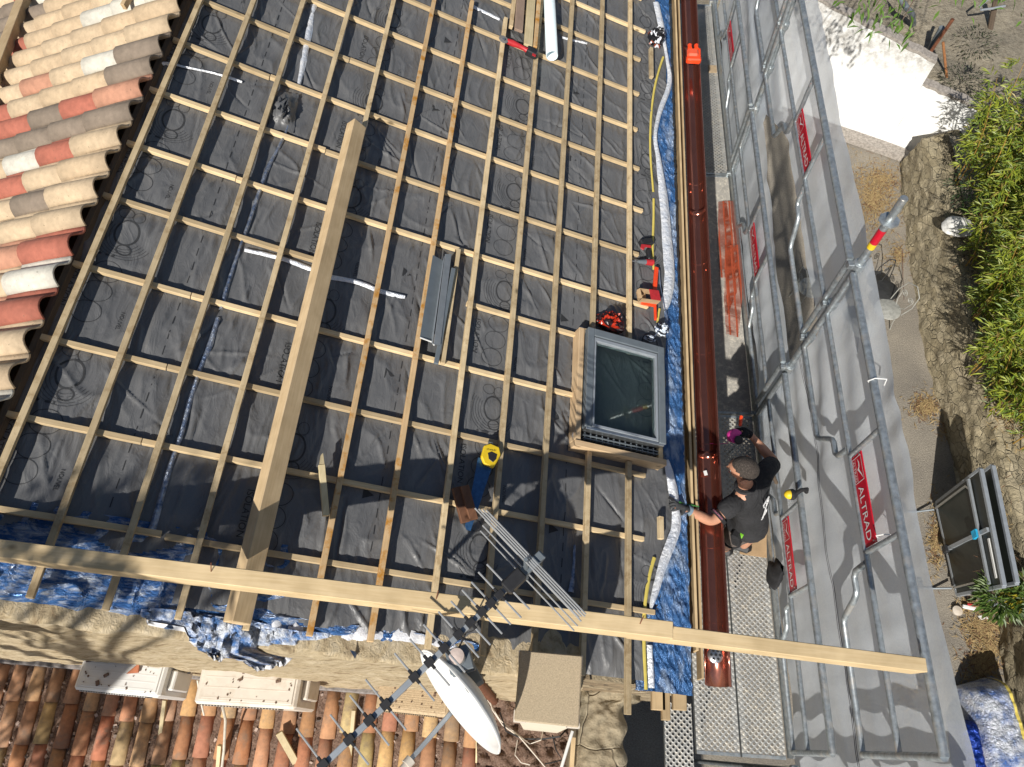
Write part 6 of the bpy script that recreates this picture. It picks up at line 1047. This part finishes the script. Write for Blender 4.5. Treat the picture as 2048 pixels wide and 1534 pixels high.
# white print on the back
bk0 = Z(1527, 1000, -4.86); pr_ = MB(); r6 = random.Random(3)
M_PRN = plain('white_print', (.62, .62, .62), .8)
bdir = nrm(chs - Z(1440, 960, -4.97)); bdir[2] = .35; bdir = nrm(bdir); bx_ = nrm(np.cross((0, 0, 1), bdir)); by_ = np.cross(bdir, bx_)
for pts in ([(-.05, .07), (-.045, .03), (-.02, .0), (-.03, -.03), (-.055, -.06)], [(-.05, .07), (-.01, .075), (.03, .07)], [(.03, .07), (.0, .045), (-.02, .05)], [(-.02, 0), (.005, .02), (-.005, .04)], [(-.03, -.03), (-.01, -.045), (-.02, -.07), (-.05, -.075)], [(-.055, -.06), (-.075, -.08), (-.09, -.078)], [(.005, .02), (.02, .035)]):
    pr_.tube([chs + bx_ * (x * 1.0) + by_ * (y + .03) + bdir * (.138 + .004 - 9 * 0 * x) for x, y in pts], .0045, 5)
pr_.build('back_print', M_PRN, man)
skin('shorts', [[(wst - A3(0, 0, .03), (.118, .14)), (pel - A3(0, 0, .02), (.135, .15)), (lhip - A3(0, 0, .04), .108), (lkn + A3(0, 0, .06), .088)], [(pel - A3(0, 0, .02), (.135, .15)), (rhip - A3(0, 0, .04), .108), (rkn + A3(0, 0, .06), .088)]], M_TRS, man, 2)
MB().lathe(lkn + A3(0, 0, .045), (0, 0, 1), [(.085, -.012), (.092, -.01), (.092, .012), (.085, .014)], 20).build('hem', M_BLK, man, smooth=True)
M_GLV = plain('dark_grey_glove', (.045, .047, .05), .85, 0, .3, 60, .3)
gl = [[(q, (np.array(r) * 1.0 + .005) if hasattr(r, '__len__') else r + .0028) for q, r in ch] for ch in lhand]; gr = [[(q, (np.array(r) * 1.0 + .005) if hasattr(r, '__len__') else r + .0028) for q, r in ch] for ch in rhand]
skin('glove', gl, M_GLV, man, 2); skin('glove', gr, M_BLK, man, 2)
MB().tube([lwr + nrm(lwr - lel) * -.01, lwr + nrm(lwr - lel) * .025], .037, 16).build('glove_cuff', plain('blue_grey_cuff', (.16, .22, .27), .85), man, smooth=True)
for a, s in ((lan, 'l'), (ran, 'r')):
    MB().obox(A3(a[0], a[1], ZD + .05) + fd * .06, fd * .135, np.cross((0, 0, 1), fd) * .048, A3(0, 0, .045)).build('boot', M_DKP, man, bevel=.03, sub=0)
pch = Z(1478, 1068, -5.30); po_ = MB().obox(pch, bx_ * .075, by_ * .075, bdir * .035).build('tool_pouch', M_BLK, man, bevel=.015)
MB().tube([pch + bdir * .02 + by_ * .03, pch + bdir * .03 + by_ * .10], .014, 8).build('red_tool', M_RED, man, smooth=True); MB().tube([pch + bdir * .03 + by_ * .02 - bx_ * .02, pch + bdir * .04 + by_ * .08 - bx_ * .02], .014, 8).build('green_tool', M_GRN, man, smooth=True)
MB().lathe(wst - A3(0, 0, .10), (0, 0, 1), [(.142, -.02), (.150, -.018), (.150, .018), (.142, .02)], 26).build('belt', M_BLK, man, smooth=True)
# what he holds
rl = thing('chalk_line_reel', rh + A3(-.05, .0, -.03), 'bright pink chalk line reel with an orange tail in the right glove of the roofer', 'chalk reel'); rc = Z(1469, 872, -5.03)
MB().lathe(rc, (.3, -.5, 1), [(.02, -.028), (.052, -.026), (.056, 0), (.052, .026), (.02, .028)], 22).build('case', M_PINK, rl, smooth=True); MB().lathe(rc + nrm(A3(.3, -.5, 1)) * .028 + A3(.012, -.03, 0), (.3, -.5, 1), [(.034, 0), (.034, .008), (.026, .012), (.001, .012)], 16).build('hub', M_DKP, rl)
MB().tube([rc + A3(-.05, -.02, 0), Z(1455, 882, -5.05), Z(1457, 886, -5.1), Z(1440, 888, -5.1), Z(1420, 887, -5.0)], .0025, 5).build('string', M_PINK, rl); MB().beam(Z(1480, 852, -5.0), Z(1483, 831, -5.0), .024, .02, (0, 0, 1)).build('tail_handle', M_ORED, rl, bevel=.006)
hm_ = thing('hammer_handle', Z(1550, 958, -5.3), 'dark wooden tool handle sticking out from the belt of the roofer', 'tool handle'); MB().tube([Z(1545, 948, -5.25), Z(1553, 966, -5.35)], .014, 8).build('handle', M_OLD, hm_, smooth=True)
pn = thing('knife', lh, 'green and black trimming knife in the left glove of the roofer', 'knife'); MB().tube([lh + A3(.02, .02, .015), Z(1372, 1008, -4.84), Z(1398, 1013, -4.85)], [.006, .006, .004], 6).build('green_handle', plain('dark_green_plastic', (.02, .14, .02), .4), pn, smooth=True); MB().beam(lh + A3(-.02, .03, .02), lh + A3(-.055, .05, .02), .02, .008, (0, 0, 1)).build('blade_holder', M_DKP, pn)
